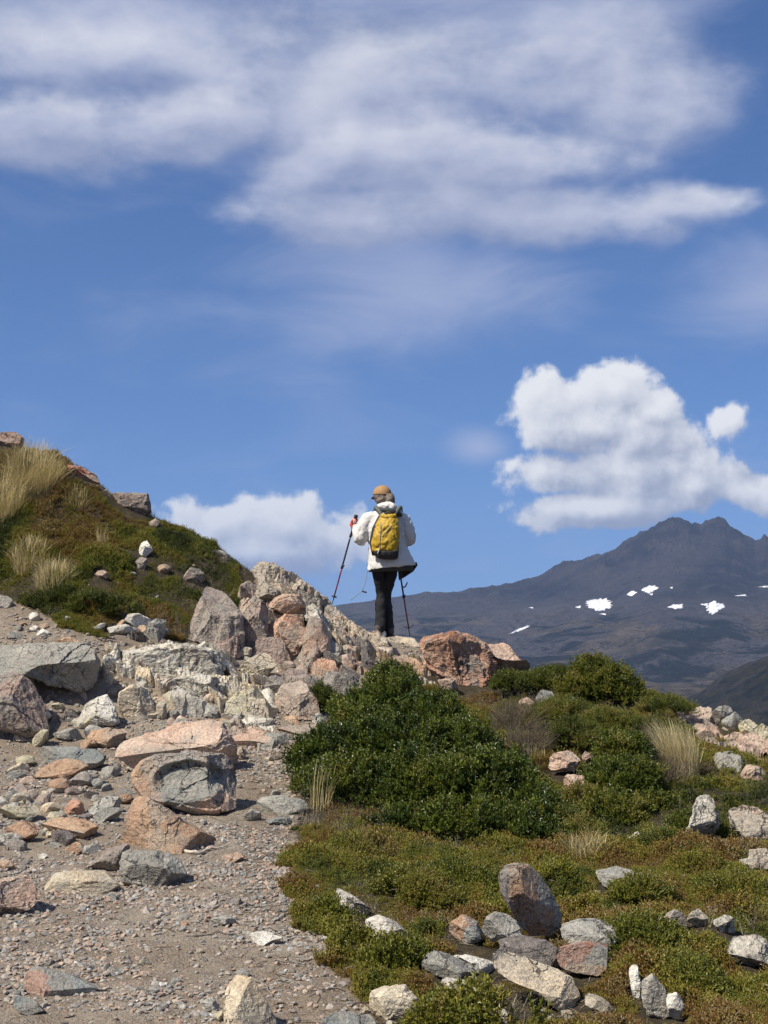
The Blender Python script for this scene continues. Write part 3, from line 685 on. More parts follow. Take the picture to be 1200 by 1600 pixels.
rock('big pink boulder with a wavy top behind the hollowed boulder', 'pink', [(172,1178),(183,1157),(225,1143),(262,1129),(300,1122),(330,1128),(350,1150),(377,1182),(365,1200),(300,1200),(250,1205),(220,1212),(203,1212),(188,1197)], 'boulder', 'boulder', cuts=[((-.1,-.6,1),.45)], facets=9, thick=.62)
hb = rock('large grey and pink boulder with a dark round hollow in its face', 'mixed', [(203,1212),(214,1190),(240,1178),(290,1172),(350,1178),(378,1200),(376,1226),(370,1262),(335,1276),(300,1274),(260,1258),(215,1243),(205,1227)], 'boulder', 'boulder', facets=5, sub=6, rough=.7, thick=.62, dent=(296,1213,52,27,12), patches=[(294,1214,56,34,'blue'),(345,1256,42,22,'pink'),(215,1215,30,40,'tan')])
rock('tan-orange pyramid-shaped boulder with a pointed top on the path', 'tan', [(178,1332),(190,1276),(210,1245),(228,1246),(270,1276),(347,1324),(330,1335),(250,1336),(200,1335)], 'boulder', 'boulder', facets=4, rough=.7, cuts=[((-.6,-1,.35),.45),((.5,-.8,.8),.5)])
rock('small dark reddish stone left of the pyramid boulder', 'red', [(98,1256),(112,1246),(127,1251),(133,1270),(112,1275),(100,1269)])
rock('grey stone between the reddish stone and the pyramid boulder', 'grey', [(133,1251),(160,1244),(190,1244),(183,1266),(150,1276),(133,1271)])
rock('flat pale stone leaning on the left flank of the pyramid boulder', 'grey', [(145,1276),(165,1262),(194,1262),(188,1277),(160,1287)])
rock('small brown stone tucked above the point of the pyramid boulder', 'tan', [(183,1240),(208,1240),(205,1256),(185,1258)])
rock('broad thin tan slab with a dark gap under it at the left of the path', 'tan', [(60,1290),(75,1280),(130,1281),(157,1292),(148,1304),(122,1316),(95,1312),(80,1300)], 'rock slab', 'rock_slab', cuts=[((0,-.35,1),.3)], facets=6)
rock('dark grey stone propping up the thin tan slab', 'dark', [(78,1298),(104,1297),(122,1306),(120,1318),(100,1322),(82,1316)])
rock('pinkish-tan stone at the left edge with a dark side', 'tan', [(8,1302),(15,1291),(35,1283),(62,1284),(58,1306),(36,1318),(18,1318)])
rock('grey wedge stone in front of the pinkish-tan edge stone', 'grey', [(-5,1304),(12,1300),(34,1312),(38,1320),(20,1324),(0,1318)])
rock('yellowish low stone at the left edge above the pinkish-tan one', 'yellow', [(-10,1266),(20,1257),(55,1262),(62,1271),(30,1282),(0,1283)])
rock('brown-grey stone leaning against the round grey boulder', 'mixed', [(133,1357),(160,1330),(195,1318),(204,1322),(196,1345),(180,1364),(150,1364)], facets=8)
rock('rounded grey boulder with a pale top and shaded underside in front of the pyramid boulder', 'grey', [(184,1360),(190,1340),(215,1329),(273,1333),(290,1345),(298,1370),(280,1386),(250,1391),(215,1387),(190,1374)], 'boulder', 'boulder', facets=9, thick=.33, cuts=[((0,-.5,1),.55)])
rock('flat cream stone left of the rounded grey boulder', 'cream', [(66,1387),(80,1366),(110,1362),(155,1362),(185,1385),(191,1402),(140,1400),(90,1400)], facets=8, cuts=[((0,-.5,1),.5)])
rock('pink stone cut off by the left edge below the path slabs', 'pink', [(-40,1385),(0,1373),(30,1368),(48,1384),(64,1403),(30,1421),(0,1434),(-40,1430)], facets=10)
rock('small tan sliver at the left edge above the pink stone', 'tan', [(-8,1346),(20,1344),(24,1355),(0,1361)])
rock('long grey stone with a dark end at the foot of the green shrub', 'grey', [(398,1257),(410,1245),(440,1242),(478,1249),(485,1265),(450,1274),(415,1273)], facets=9)
rock('small round grey pebble left of the long grey stone', 'grey', [(382,1277),(395,1262),(409,1268),(411,1281),(396,1284)])
rock('blue-grey flat stone below the long grey stone', 'blue', [(416,1281),(440,1276),(458,1282),(454,1292),(426,1292)])
rw = rock('split stone with a brick-red face and dark grey back lying on the path', 'blue', [(34,1548),(36,1526),(52,1514),(110,1529),(153,1549),(112,1563),(72,1564),(44,1560)], facets=2, rough=.5, cuts=[((.25,-.5,1),.35),((.45,-1,-.25),.4),((-1,-.8,.1),.55)], patches=[(46,1540,30,28,'red')])
rock('pale pyramid stone standing at the bottom of the path', 'cream', [(347,1612),(349,1562),(365,1536),(385,1523),(401,1550),(434,1597),(432,1616)], d=5.5, facets=5, rough=.8, cuts=[((.7,-1,.4),.5)])
rock('flat blue-grey stone in front of the split red-faced stone', 'blue', [(20,1562),(44,1557),(74,1585),(60,1590),(34,1582)], cuts=[((0,-.5,1),.3)])
rock('flat orange-pink stone at the end of the bleached root', 'pink', [(345,1336),(374,1332),(385,1340),(360,1349)], cuts=[((0,-.5,1),.3)])
rock('pale round stone alone on the middle of the path', 'grey', [(328,1437),(352,1430),(369,1440),(350,1449)])
rock('flat whitish stone by the dead twigs on the path', 'white', [(388,1461),(414,1456),(434,1463),(446,1475),(420,1480),(400,1474)], cuts=[((0,-.5,1),.3)])
rock('grey stone left of the pale pyramid stone', 'grey', [(315,1566),(328,1558),(342,1562),(344,1577),(326,1582)])
rock('small yellowish stone near the lower edge beside the pale pyramid stone', 'yellow', [(334,1582),(346,1578),(350,1594),(338,1600)])
# flat stones on the upper path
rock('pink flat stone on the upper path under the shrub side', 'pink', [(350,1152),(375,1146),(400,1149),(441,1160),(432,1171),(400,1172),(366,1163)], cuts=[((0,-.5,1),.35)])
rock('long pale flagstone across the upper path below the big pale block', 'pale', [(362,1132),(398,1120),(432,1126),(424,1140),(376,1141)], cuts=[((0,-.5,1),.35)])
rock('pinkish flagstone at the path edge next to the shrub', 'pink', [(432,1140),(470,1130),(500,1128),(490,1142),(450,1150)], cuts=[((0,-.5,1),.35)])
rock('round pinkish stone right of the wavy pink boulder', 'pink', [(363,1172),(378,1166),(388,1176),(380,1188),(366,1188)])
rock('pale stone behind the wavy pink boulder', 'cream', [(345,1128),(362,1124),(372,1134),(362,1144),(348,1142)])
# --- the right part of the wall
rock('grey square stone under the left end of the pale striped step', 'grey', [(279,1083),(294,1077),(311,1081),(311,1107),(287,1109)], facets=6, sharp=5)
rock('low grey step stone right of the square stone', 'grey', [(311,1111),(336,1102),(342,1121),(316,1124)], facets=6, sharp=5)
rock('pale rounded stone above the square grey stone', 'pale', [(300,1062),(322,1056),(353,1066),(351,1084),(322,1091),(303,1076)])
rock('large pale flat-faced block beside the path', 'yellow', [(346,1111),(353,1094),(374,1078),(406,1073),(420,1085),(423,1109),(409,1121),(371,1122),(350,1121)], 'boulder', 'boulder', facets=6, sharp=4, cuts=[((-.1,-.5,1),.6)])
rock('tall pink and grey stone standing by the upper path', 'pink', [(428,1125),(429,1095),(441,1074),(463,1064),(476,1074),(490,1095),(504,1116),(492,1128),(455,1131)], 'boulder', 'boulder', facets=8, cuts=[((-.9,-1,.1),.35)])
rock('dark grey boulder below the cream wedge and beside the shrub top', 'dark', [(504,1076),(518,1048),(539,1050),(560,1056),(556,1088),(541,1102),(521,1093)], 'boulder', 'boulder')
rock('dark stone with a flat top behind the tall pink and grey stone', 'mixed', [(443,1058),(455,1044),(476,1046),(482,1062),(476,1080),(450,1078)])
rock('small dark grey stone between the pale block and the tall pink stone', 'dark', [(412,1062),(427,1053),(444,1060),(436,1080),(430,1093),(415,1083)])
rock('pale wedge stone under the overhanging brown rock', 'cream', [(373,1051),(385,1035),(413,1020),(431,1025),(434,1040),(420,1058),(395,1056),(381,1070),(373,1066)], facets=8)
rock('small cream stone in front of the pale wedge', 'cream', [(388,1062),(395,1049),(413,1048),(421,1057),(409,1072),(395,1072)])
rock('little beige stone in the crack right of the large brown boulder', 'cream', [(370,1023),(381,1009),(395,1014),(392,1029),(374,1032)])
rock('orange-tan end block of the streaked outcrop', 'tan', [(326,1034),(345,1022),(354,1040),(350,1052),(333,1054)])
rock('large grey-brown lichen-stained boulder on top of the wall', 'mixed', [(290,985),(299,958),(315,923),(332,915),(357,934),(374,951),(381,972),(375,997),(361,1029),(336,1028),(311,1014),(290,1008)], 'boulder', 'boulder', d=13.8, thick=.75, facets=10, lay=.25, cuts=[((.8,-1,.2),.55)])
rock('pinkish boulder squeezed behind the large grey-brown one', 'mixed', [(370,944),(395,928),(411,940),(421,962),(414,992),(392,1022),(376,1010)], 'boulder', 'boulder', d=14.1, lay=.3)
rock('dark brown overhanging rock with a reddish top', 'rust', [(412,1010),(430,966),(448,953),(476,958),(484,985),(474,1016),(467,1048),(448,1057),(430,1042),(434,1024),(414,1024)], 'boulder', 'boulder', d=14.1, thick=.6, facets=11, cuts=[((0,-.8,-1),.5)])
rock('pink rounded rock above the dark overhang', 'pink', [(418,943),(437,928),(458,930),(482,948),(478,962),(444,962),(423,955)], 'rock', d=14.5)
rock('tall smooth cream and pink slab leaning in the outcrop', 'pink', [(474,992),(484,962),(504,967),(518,995),(522,1018),(515,1048),(504,1067),(490,1065),(476,1050),(468,1040)], 'boulder', 'boulder', d=14.1, thick=.5, facets=5, rough=.6)
rock('cream-pink wedge at the right foot of the ridge outcrop', 'pink', [(533,1023),(546,1020),(560,1036),(562,1050),(535,1051)], d=14.1, facets=5, rough=.6)
rock('narrow grey slab between the smooth slab and the cream-pink wedge', 'pale', [(516,1000),(530,998),(538,1020),(534,1050),(518,1052),(512,1030)], d=14.15, lay=.4)
# --- the craggy ridge crest: one outcrop in blocks that meet at clefts
ridge = empty('ridge_outcrop', tuple(P(470, 960, 15.2)), 'long craggy ridge outcrop of upright striped slabs sloping down to the hiker', 'rock outcrop')
def rp(mat, poly, d, **k):
    o = rock(None, mat, poly, name='rock_slab', d=d, parent=ridge, **k); o.location = Vector(o.location) - ridge.location
for mat, poly, d, k in [
 ('craggy', [(376,908),(383,882),(397,879),(432,884),(450,893),(445,917),(418,935),(392,930)], 15.3, dict(thick=.9)),
 ('craggy', [(426,905),(438,889),(458,893),(484,914),(494,936),(484,956),(450,955),(430,930)], 15.2, dict(thick=.9)),
 ('craggy', [(455,920),(470,904),(488,917),(512,938),(524,962),(520,992),(496,978),(474,950)], 15.05, dict(thick=.9)),
 ('craggy', [(500,955),(508,935),(530,953),(548,970),(554,1000),(548,1028),(526,1016),(510,985)], 14.9, dict(thick=.9)),
 ('craggy', [(538,985),(546,968),(566,983),(584,995),(594,1010),(592,1044),(566,1050),(548,1025)], 14.75, dict(thick=.9)),
 ('craggy', [(575,992),(588,984),(606,998),(612,1022),(604,1048),(585,1044),(578,1020)], 14.6, dict(thick=.7)),
 ('pale', [(470,952),(492,942),(516,972),(524,1004),(510,1010),(484,975)], 14.5, dict(thick=.5)),
 ('craggy', [(515,990),(532,978),(550,1002),(556,1030),(540,1040),(524,1024)], 14.35, dict(thick=.5)),
 ('craggy', [(395,922),(416,910),(440,922),(436,940),(412,944),(396,938)], 14.9, dict(thick=.5))]:
    rp(mat, poly, d, lay=1.0, facets=9, sub=5, **k)
rock('pale rounded stepping stone under the feet of the hiker', 'cream', [(584,1008),(600,998),(620,993),(648,997),(662,1012),(655,1034),(605,1040),(586,1028)], 'boulder', 'boulder', d=14.85, thick=.75, facets=6, rough=.6)
rock('big rugged red boulder on the crest right of the hiker', 'rust', [(652,1020),(656,1000),(680,989),(705,983),(731,989),(757,1001),(775,1030),(784,1060),(780,1088),(760,1102),(735,1092),(700,1078),(675,1062),(658,1042)], 'boulder', 'boulder', d=13.9, thick=.85, facets=12, rough=1.7, sub=6)
rock('pink rounded boulder behind the right side of the rugged red one', 'pink', [(748,1006),(765,1002),(785,1004),(806,1021),(829,1045),(829,1060),(800,1066),(780,1064),(764,1036)], 'boulder', 'boulder', d=14.3, thick=.6, rough=1.4)
rock('small pink fragment against the foot of the rugged red boulder', 'pink', [(684,1063),(705,1059),(719,1072),(712,1080),(690,1078)], d=13.75)
# --- stones in the left slope
rock('rust-red boulder at the very top of the left slope, cut by the frame', 'red', [(-30,684),(0,671),(18,672),(40,693),(38,712),(0,712),(-30,712)], 'boulder', 'boulder', d=16.2)
rock('rust-red rock half covered by heath on the left skyline', 'red', [(104,726),(122,725),(142,738),(158,758),(140,764),(116,752)], d=16.0)
rock('square tan and grey block on the left skyline', 'mixed', [(160,774),(189,769),(231,772),(238,801),(222,816),(192,812),(174,790)], 'boulder', 'boulder', d=15.9, sharp=5, facets=5)
rock('small tan stone below the square skyline block', 'tan', [(232,818),(243,810),(253,820),(243,825)])
rock('whitish pointed stone in the heath of the left slope', 'white', [(216,866),(220,850),(229,843),(239,860),(226,872)])
rock('brownish stone just under the whitish pointed stone', 'mixed', [(211,880),(224,870),(232,882),(228,891),(212,890)])
rock('orange stone right of the brownish stone on the left slope', 'tan', [(244,894),(247,883),(261,881),(268,888),(260,899)])
rock('rounded pinkish-grey rock in the heath above the large grey-brown boulder', 'mixed', [(284,912),(297,886),(315,889),(321,902),(304,916)])
rock('thin pale stone near the right end of the left skyline', 'grey', [(335,858),(345,859),(361,874),(350,876)])
rock('pinkish flat stone almost buried in the left slope heath', 'pink', [(146,898),(158,890),(172,900),(162,908)])
rock('lower thin white slab sticking out under the heath bank', 'white', [(165,981),(196,975),(213,981),(211,992),(171,994)], 'rock slab', 'rock_slab', sharp=5, facets=5)
rock('upper tilted white slab with a dark underside below the heath bank', 'white', [(192,970),(199,957),(217,957),(239,969),(226,983),(210,981)], 'rock slab', 'rock_slab', facets=5)
rock('grey cracked rock right of the white slabs', 'grey', [(236,973),(250,964),(263,966),(261,990),(247,1000),(227,989)])
rock('small white stone on the bare dirt ledge', 'white', [(50,995),(66,982),(80,990),(62,998)])
rock('grey rock at the left frame edge on the dirt ledge', 'grey', [(-15,934),(14,931),(22,944),(12,952),(-10,950)])
rock('dark flat stone lying on the dirt ledge behind the angular block', 'blue', [(8,992),(20,985),(40,990),(36,1000),(14,1001)])
rock('tan rubble stone behind the angular grey-green block', 'tan', [(80,1005),(105,994),(124,1003),(110,1012)])
rock('pale corner stone between the angular block and the streaked outcrop', 'cream', [(162,1006),(176,1000),(182,1012),(174,1024),(164,1020)])
# --- the cluster of stones low on the right
rock('large standing egg-shaped boulder with an orange flank in the right-hand stone cluster', 'grey', [(779,1363),(790,1353),(808,1349),(824,1350),(842,1366),(864,1399),(882,1432),(879,1455),(856,1466),(832,1458),(810,1436),(794,1407),(781,1385)], 'boulder', 'boulder', d=6.7, thick=.24, facets=5, rough=.5, cuts=[((1,-1.0,-.15),.35)], patches=[(812,1392,30,52,'tan'),(845,1440,24,30,'tan'),(786,1385,12,40,'dark')])
rock('two-toned tan and blue stone left of the standing boulder', 'mixed', [(698,1443),(712,1431),(729,1428),(746,1440),(756,1465),(740,1477),(707,1461)], patches=[(712,1447,20,22,'tan'),(748,1460,22,26,'blue')])
rock('round mottled grey stone at the foot of the standing boulder', 'grey', [(752,1430),(777,1421),(802,1428),(819,1459),(805,1474),(772,1476),(758,1452)], d=6.45, thick=.18)
rock('dark brown-grey wedge stone in the centre of the cluster', 'dark', [(776,1484),(810,1467),(842,1462),(862,1475),(877,1498),(880,1526),(853,1520),(810,1508)], d=6.3, thick=.24, rough=.6, cuts=[((-.1,-.5,1),.45),((.2,-1,-.1),.5)])
rock('broad grey flat-topped stone right of the standing boulder', 'grey', [(874,1449),(897,1440),(951,1441),(979,1458),(983,1477),(956,1485),(918,1482),(880,1478)], d=6.55, thick=.28, rough=.6, sharp=5, cuts=[((0,-.45,1),.45),((0,-1,0),.6)])
rock('dark stone with a brick-red face under the broad grey one', 'red', [(867,1477),(918,1469),(952,1482),(949,1508),(936,1520),(902,1514),(878,1507)], d=6.25, thick=.22, rough=.5, sharp=5, facets=5, cuts=[((0,-1,.2),.5)], patches=[(945,1500,30,30,'grey'),(905,1515,50,12,'tan')])
rock('thin grey slab slanting down at the left of the stone cluster', 'grey', [(657,1487),(672,1482),(712,1506),(757,1533),(750,1539),(691,1519),(661,1499)], 'rock slab', 'rock_slab')
rock('pinkish-white slab stacked on the thin grey slab', 'white', [(701,1495),(734,1488),(767,1507),(781,1528),(756,1529),(718,1510)], 'rock slab', 'rock_slab')
rock('long cream slab sloping through the heath below the cluster', 'cream', [(766,1489),(778,1485),(820,1498),(870,1520),(906,1541),(909,1553),(893,1556),(893,1577),(872,1582),(845,1556),(812,1528),(786,1508)], 'rock slab', 'rock_slab', d=5.9, thick=.22, facets=6, rough=.5, cuts=[((.3,-.6,1),.5)])
rock('low pale stone under the pinkish-white slab', 'white', [(682,1534),(707,1529),(740,1536),(757,1549),(734,1554),(691,1551)])
rock('thin cream sliver continuing below the long cream slab', 'cream', [(912,1552),(940,1563),(960,1579),(945,1583),(917,1570)])
rock('cream boulder with a shaded base at the bottom edge by the path', 'cream', [(576,1586),(579,1549),(604,1539),(637,1531),(654,1551),(654,1577),(631,1590),(599,1594)], 'boulder', 'boulder', facets=8)
rock('bigger white stone at the path edge below the heath', 'white', [(568,1435),(582,1428),(610,1441),(640,1464),(632,1480),(599,1473),(571,1455)])
rock('narrow white stone above the bigger white one at the path edge', 'white', [(524,1385),(538,1388),(556,1402),(579,1425),(571,1434),(545,1420),(528,1402)])
rock('small pale stone left of the bigger white one', 'white', [(552,1454),(562,1449),(571,1456),(566,1466),(554,1464)])
rock('upright white post-like stone at the bottom right', 'white', [(982,1511),(990,1507),(997,1509),(1001,1538),(1003,1564),(990,1558),(985,1530)], facets=4)
rock('grey-white jagged rock leaning beside the upright white stone', 'pale', [(1003,1530),(1020,1523),(1040,1550),(1049,1585),(1027,1596),(1008,1588),(1002,1552)], lay=.4)
rock('round-topped white stone right of the jagged one', 'white', [(1041,1553),(1057,1547),(1070,1573),(1061,1597),(1045,1588)])
rock('cream stone alone in the heath on the right', 'cream', [(1072,1426),(1086,1420),(1105,1428),(1109,1446),(1092,1450),(1073,1439)])
rock('flat grey cracked rock in the heath above the cluster', 'grey', [(930,1363),(962,1355),(1005,1355),(1008,1385),(983,1393),(938,1381)], cuts=[((0,-.5,1),.4)])
rock('grey ribbed rock at the lower right frame edge', 'pale', [(1136,1472),(1165,1465),(1210,1464),(1215,1516),(1173,1500)], lay=.7)
rock('leaning pale rock dotted with dark pits', 'pale', [(1089,1244),(1105,1236),(1119,1238),(1121,1260),(1129,1271),(1121,1295),(1114,1319),(1090,1321),(1056,1315),(1077,1293),(1084,1270)], 'boulder', 'boulder', facets=8, rough=1.5)
rock('ribbed pinkish-grey rock right of the pitted leaning rock', 'craggy', [(1146,1269),(1165,1261),(1187,1265),(1212,1280),(1212,1330),(1167,1321),(1139,1315),(1150,1290)], 'boulder', 'boulder', lay=.6)
rock('lower grey ribbed rock at the right frame edge', 'craggy', [(1168,1330),(1205,1325),(1215,1362),(1176,1355)], lay=.6)
rock('small pale rock half hidden under the right green shrub', 'pale', [(981,1302),(997,1297),(1011,1314),(1001,1328),(983,1326)])
rock('low white flat stone in the heath below the pitted rock', 'white', [(1052,1341),(1075,1336),(1086,1342),(1068,1348)])
rock('low ribbed grey rock behind the lone cream stone', 'mixed', [(1036,1432),(1052,1420),(1068,1430),(1074,1452),(1050,1456),(1038,1446)], lay=.5)
rock('grey weathered stump-like rock right of the lone cream stone', 'pale', [(1112,1438),(1130,1430),(1150,1438),(1146,1460),(1120,1458)], lay=.6)
rock('low pale rock left of the pitted leaning rock', 'craggy', [(1040,1290),(1056,1276),(1078,1282),(1074,1300),(1052,1306)], lay=.5)
rock('grey flat rock between the two large ribbed rocks', 'grey', [(1118,1318),(1142,1310),(1160,1322),(1150,1336),(1124,1334)])
# --- pink outcrop on the right skyline
rock('upper pink block of the outcrop on the right skyline', 'pink', [(1054,1112),(1083,1102),(1107,1106),(1117,1133),(1131,1151),(1126,1168),(1105,1154),(1075,1133),(1058,1122)], 'boulder', 'boulder', d=13.0, rough=1.5)
rock('lower and largest pink block of the right skyline outcrop', 'pink', [(1132,1152),(1150,1145),(1170,1154),(1212,1170),(1216,1210),(1175,1205),(1138,1198),(1124,1182)], 'boulder', 'boulder', d=12.2, rough=1.5)
rock('grey block on top of the right skyline outcrop', 'grey', [(1112,1110),(1122,1102),(1141,1102),(1146,1118),(1128,1130),(1113,1124)], d=12.9)
rock('slanting grey slab in the middle of the right skyline outcrop', 'grey', [(1127,1126),(1148,1110),(1161,1121),(1151,1139),(1134,1142)], d=12.6, facets=6)
rock('grey angular rock nearer the frame on the right skyline outcrop', 'yellow', [(1152,1131),(1170,1121),(1183,1130),(1186,1151),(1173,1161),(1158,1147)], d=12.5)
rock('tall yellowish-grey slab of the right skyline outcrop at the frame edge', 'yellow', [(1174,1135),(1190,1129),(1210,1142),(1214,1178),(1186,1164)], d=12.4, facets=6)
rock('pale rock in front of the largest pink block', 'pale', [(1110,1182),(1127,1162),(1139,1175),(1141,1192),(1120,1195)], d=12.0)
rock('flat whitish slab at the foot of the right skyline outcrop', 'white', [(1113,1196),(1135,1193),(1163,1210),(1154,1220),(1130,1212)], 'rock slab', 'rock_slab', d=11.9)
rock('second flat whitish slab nearer the right frame edge', 'white', [(1167,1211),(1185,1208),(1208,1217),(1200,1224),(1175,1222)], 'rock slab', 'rock_slab', d=11.8)
# --- stones between the shrubs
rock('pink stone between the two green shrubs', 'pink', [(854,1192),(866,1176),(895,1174),(908,1188),(900,1206),(870,1204)], d=10.9, rough=1.4)
rock('little pink stone right of the pink stone between the shrubs', 'pink', [(906,1184),(916,1172),(928,1182),(918,1194)], d=10.9)
rock('orange-pink stone lower down between the shrubs', 'pink', [(878,1216),(900,1206),(918,1222),(916,1250),(902,1262),(886,1240)], d=10.4, rough=1.4)
rock('grey lumpy stone on the crest right of the pink boulder', 'grey', [(837,1087),(850,1076),(866,1079),(870,1101),(855,1105),(842,1098)])
rock('small pink stone left of the grey lumpy stone on the crest', 'pink', [(809,1097),(825,1088),(837,1098),(815,1104)])
rock('small white stone below the grey lumpy stone', 'white', [(844,1109),(858,1103),(870,1108),(856,1115)])
rock('tiny pale stone left of the crest bush', 'grey', [(886,1095),(894,1087),(899,1098)])
rock('flat grey stone on the crest right of the bush', 'grey', [(993,1100),(1014,1093),(1024,1100),(1006,1107)])
rock('little pinkish stone lower right of the flat crest stone', 'pink', [(948,1114),(956,1111),(961,1118),(951,1120)])
rock('brownish-grey stone buried in heath above the pink stones', 'mixed', [(864,1159),(880,1147),(906,1152),(911,1163),(872,1169)])
rock('small white stones lump at the shrub foot near the path', 'white', [(505,1328),(520,1322),(537,1328),(534,1338),(515,1338)])
rock('small pale stone on the heath far right', 'white', [(1152,1345),(1166,1341),(1172,1349),(1158,1352)])
rock('grey stone at the bottom edge right of the cream boulder', 'grey', [(660,1596),(676,1588),(700,1592),(706,1606),(664,1610)])
rock('blue-grey slab at the bottom edge left of the cream boulder', 'blue', [(500,1604),(530,1585),(578,1592),(590,1610),(505,1616)], d=5.5, cuts=[((0,-.5,1),.3)])

# ------------------------------------------------------------------ loose stones, each its own
def stone_mesh(seed, flat):
    rng = np.random.default_rng(seed); v, f = ico(3)
    v = v * np.array([1, rng.uniform(.6, .95), flat]); v = np.sign(v) * np.abs(v) ** .85
    v += v * (fbm(v * 1.6 + seed, 2, seed) * .25)[:, None]; v = cut(v, rng, 12, .45, .85, 0); v += v * (fbm(v * 6 + seed, 3, seed) * .05)[:, None]
    o = mesh_np('stone', v, f, None, smooth=False, link=False); return o.data
SM = [stone_mesh(s, q) for s, q in zip(range(10), (.3, .45, .55, .35, .7, .5, .28, .62, .4, .8))]
for q in SM: q.materials.append(None)
rng = np.random.default_rng(5)
LANDMARK = [(258,1300,'the pyramid boulder',80),(290,1225,'the hollowed boulder',88),(270,1160,'the wavy pink boulder',90),(240,1360,'the rounded grey boulder',58),(128,1382,'the flat cream stone',62),
 (20,1405,'the pink edge stone',50),(388,1565,'the pale pyramid stone',45),(92,1540,'the split red-faced stone',60),(110,1300,'the thin tan slab',48),(120,1186,'the blue-grey slab',58),(95,1205,'the low tan wedge',44),
 (440,1260,'the long grey stone',44),(365,1342,'the flat orange-pink stone',22),(412,1468,'the flat whitish stone',24),(350,1442,'the round mid-path stone',22),(158,1115,'the angular whitish stone',35),(215,1100,'the cream cracked boulder',33),
 (30,1105,'the rounded edge boulder',46),(80,1050,'the angular grey-green block',86),(265,1045,'the streaked outcrop',90),(335,957,'the big grey-brown boulder',0),(385,1098,'the big pale block',38),(465,1098,'the tall pink-grey stone',38),
 (335,975,'the big grey-brown boulder',46),(448,1010,'the brown overhang',36),(497,1015,'the smooth cream slab',26),(532,1075,'the dark grey boulder',30),(400,1045,'the pale wedge stone',30),(548,1036,'the cream-pink wedge',18),
 (615,1562,'the cream boulder',40),(605,1455,'the bigger white stone',36),(550,1408,'the narrow white stone',32),(830,1408,'the egg-shaped boulder',50),(840,1530,'the long cream slab',75),(925,1465,'the broad grey stone',55),
 (1030,1560,'the jagged grey-white rock',45),(1092,1436,'the lone cream stone',20),(970,1370,'the flat cracked rock',38),(1172,1488,'the ribbed edge rock',36),(1095,1280,'the pitted leaning rock',36),(1178,1292,'the ribbed pinkish rock',36),
 (1090,1130,'the upper pink block',36),(1170,1178,'the largest pink block',44),(200,790,'the square skyline block',38),(228,858,'the pointed white stone',12),(303,900,'the rounded pinkish rock',18),(256,890,'the orange slope stone',12),
 (66,990,'the small white ledge stone',16),(5,942,'the grey ledge rock',20),(745,1510,'the stacked pinkish slab',40),(20,1270,'the yellowish edge stone',35),(36,1302,'the pinkish edge stone',30),(162,1255,'the flat grey stone',30),(450,1455,'the border twigs',0),(470,1500,'the heath border twigs',0),(200,1480,'the bare middle of the path',0),(190,1570,'the gravel at the lower edge',0),(60,1470,'the gravel above the red-faced stone',0),(300,1500,'the gravel mid-path',0),(480,1580,'the soil by the bottom border',0)]
COLN = dict(grey='grey', tan='tan', cream='cream', blue='blue-grey', pink='pink', yellow='yellowish', white='white', mixed='brownish grey', dark='dark', pale='pale streaked', red='reddish')
FLATN = ['flat', 'chunky', 'chunky', 'flat', 'blocky', 'chunky', 'flat', 'blocky', 'chunky', 'round']
USED = {}
def put_stone(px, py, size, mats, group, lab, cat='stone'):
    q = hit(px, py)
    if q is None: return False
    mi = int(rng.integers(len(SM))); o = bpy.data.objects.new('stone', SM[mi]); COL.objects.link(o)
    mn = mats[rng.integers(len(mats))]
    o.material_slots[0].link = 'OBJECT'; o.material_slots[0].material = SMT[mn]
    s = size * q[1] / FPX / 2
    o.scale = (s, s, s * rng.uniform(.8, 1.3)); o.rotation_euler = (rng.normal(0, .25), rng.normal(0, .25), rng.uniform(0, 6.28))
    o.location = (q[0], q[1], float(H(q[0], q[1])) + s * .12)
    sz = 'tiny' if size < 10 else 'small' if size < 14 else 'middling' if size < 20 else 'larger'
    best = sorted(LANDMARK, key=lambda l: math.hypot(l[0] - px, (l[1] - py) * 1.6) - l[3] * .6)
    for l in best[:3]:
        dx, dy = px - l[0], (py - l[1]) * 1.6
        rel = ('right of' if dx > 0 else 'left of') if abs(dx) > abs(dy) else ('in front of' if dy > 0 else 'behind')
        if l[3] == 0: rel = 'on' if 'gravel' in l[2] or 'soil' in l[2] or 'bare' in l[2] else 'near'
        t_ = '%s %s %s stone %s %s' % (sz, FLATN[mi], COLN[mn], rel, l[2])
        if t_ not in USED: break
    USED[t_] = 1
    tag(o, t_, cat, group); return True
SMT = {k: rock_mat('stone_' + k, *q, .56, lichen=.15, dark=.3, sc=.16, crack=.3, bd=.02) for k, q in STONE_COL.items()}
ALLM = ['grey', 'grey', 'grey', 'tan', 'cream', 'blue', 'pink', 'yellow', 'white', 'mixed', 'dark']
PATH = [(-20,1190),(60,1215),(130,1215),(200,1225),(205,1340),(300,1345),(330,1280),(380,1240),(370,1180),(420,1130),(500,1125),(470,1150),(465,1190),(475,1250),(460,1310),(455,1370),(480,1430),(520,1495),(575,1560),(600,1610),(-20,1610)]
LABS = {}
def scatter_stones(poly, n, smin, smax, group, lab, mats=ALLM, pw=2.2):
    xs = [q[0] for q in poly]; ys = [q[1] for q in poly]; k_ = 0; t = 0
    while k_ < n and t < n * 20:
        t += 1; x, y = rng.uniform(min(xs), max(xs)), rng.uniform(min(ys), max(ys))
        if not in_poly(np.array([x]), np.array([y]), poly)[0]: continue
        if put_stone(x, y, smin + (smax - smin) * rng.random() ** pw, mats, group, lab): k_ += 1
scatter_stones(PATH, 66, 8, 24, 'loose stones on the path', 'small loose stone lying on the gravel of the path')
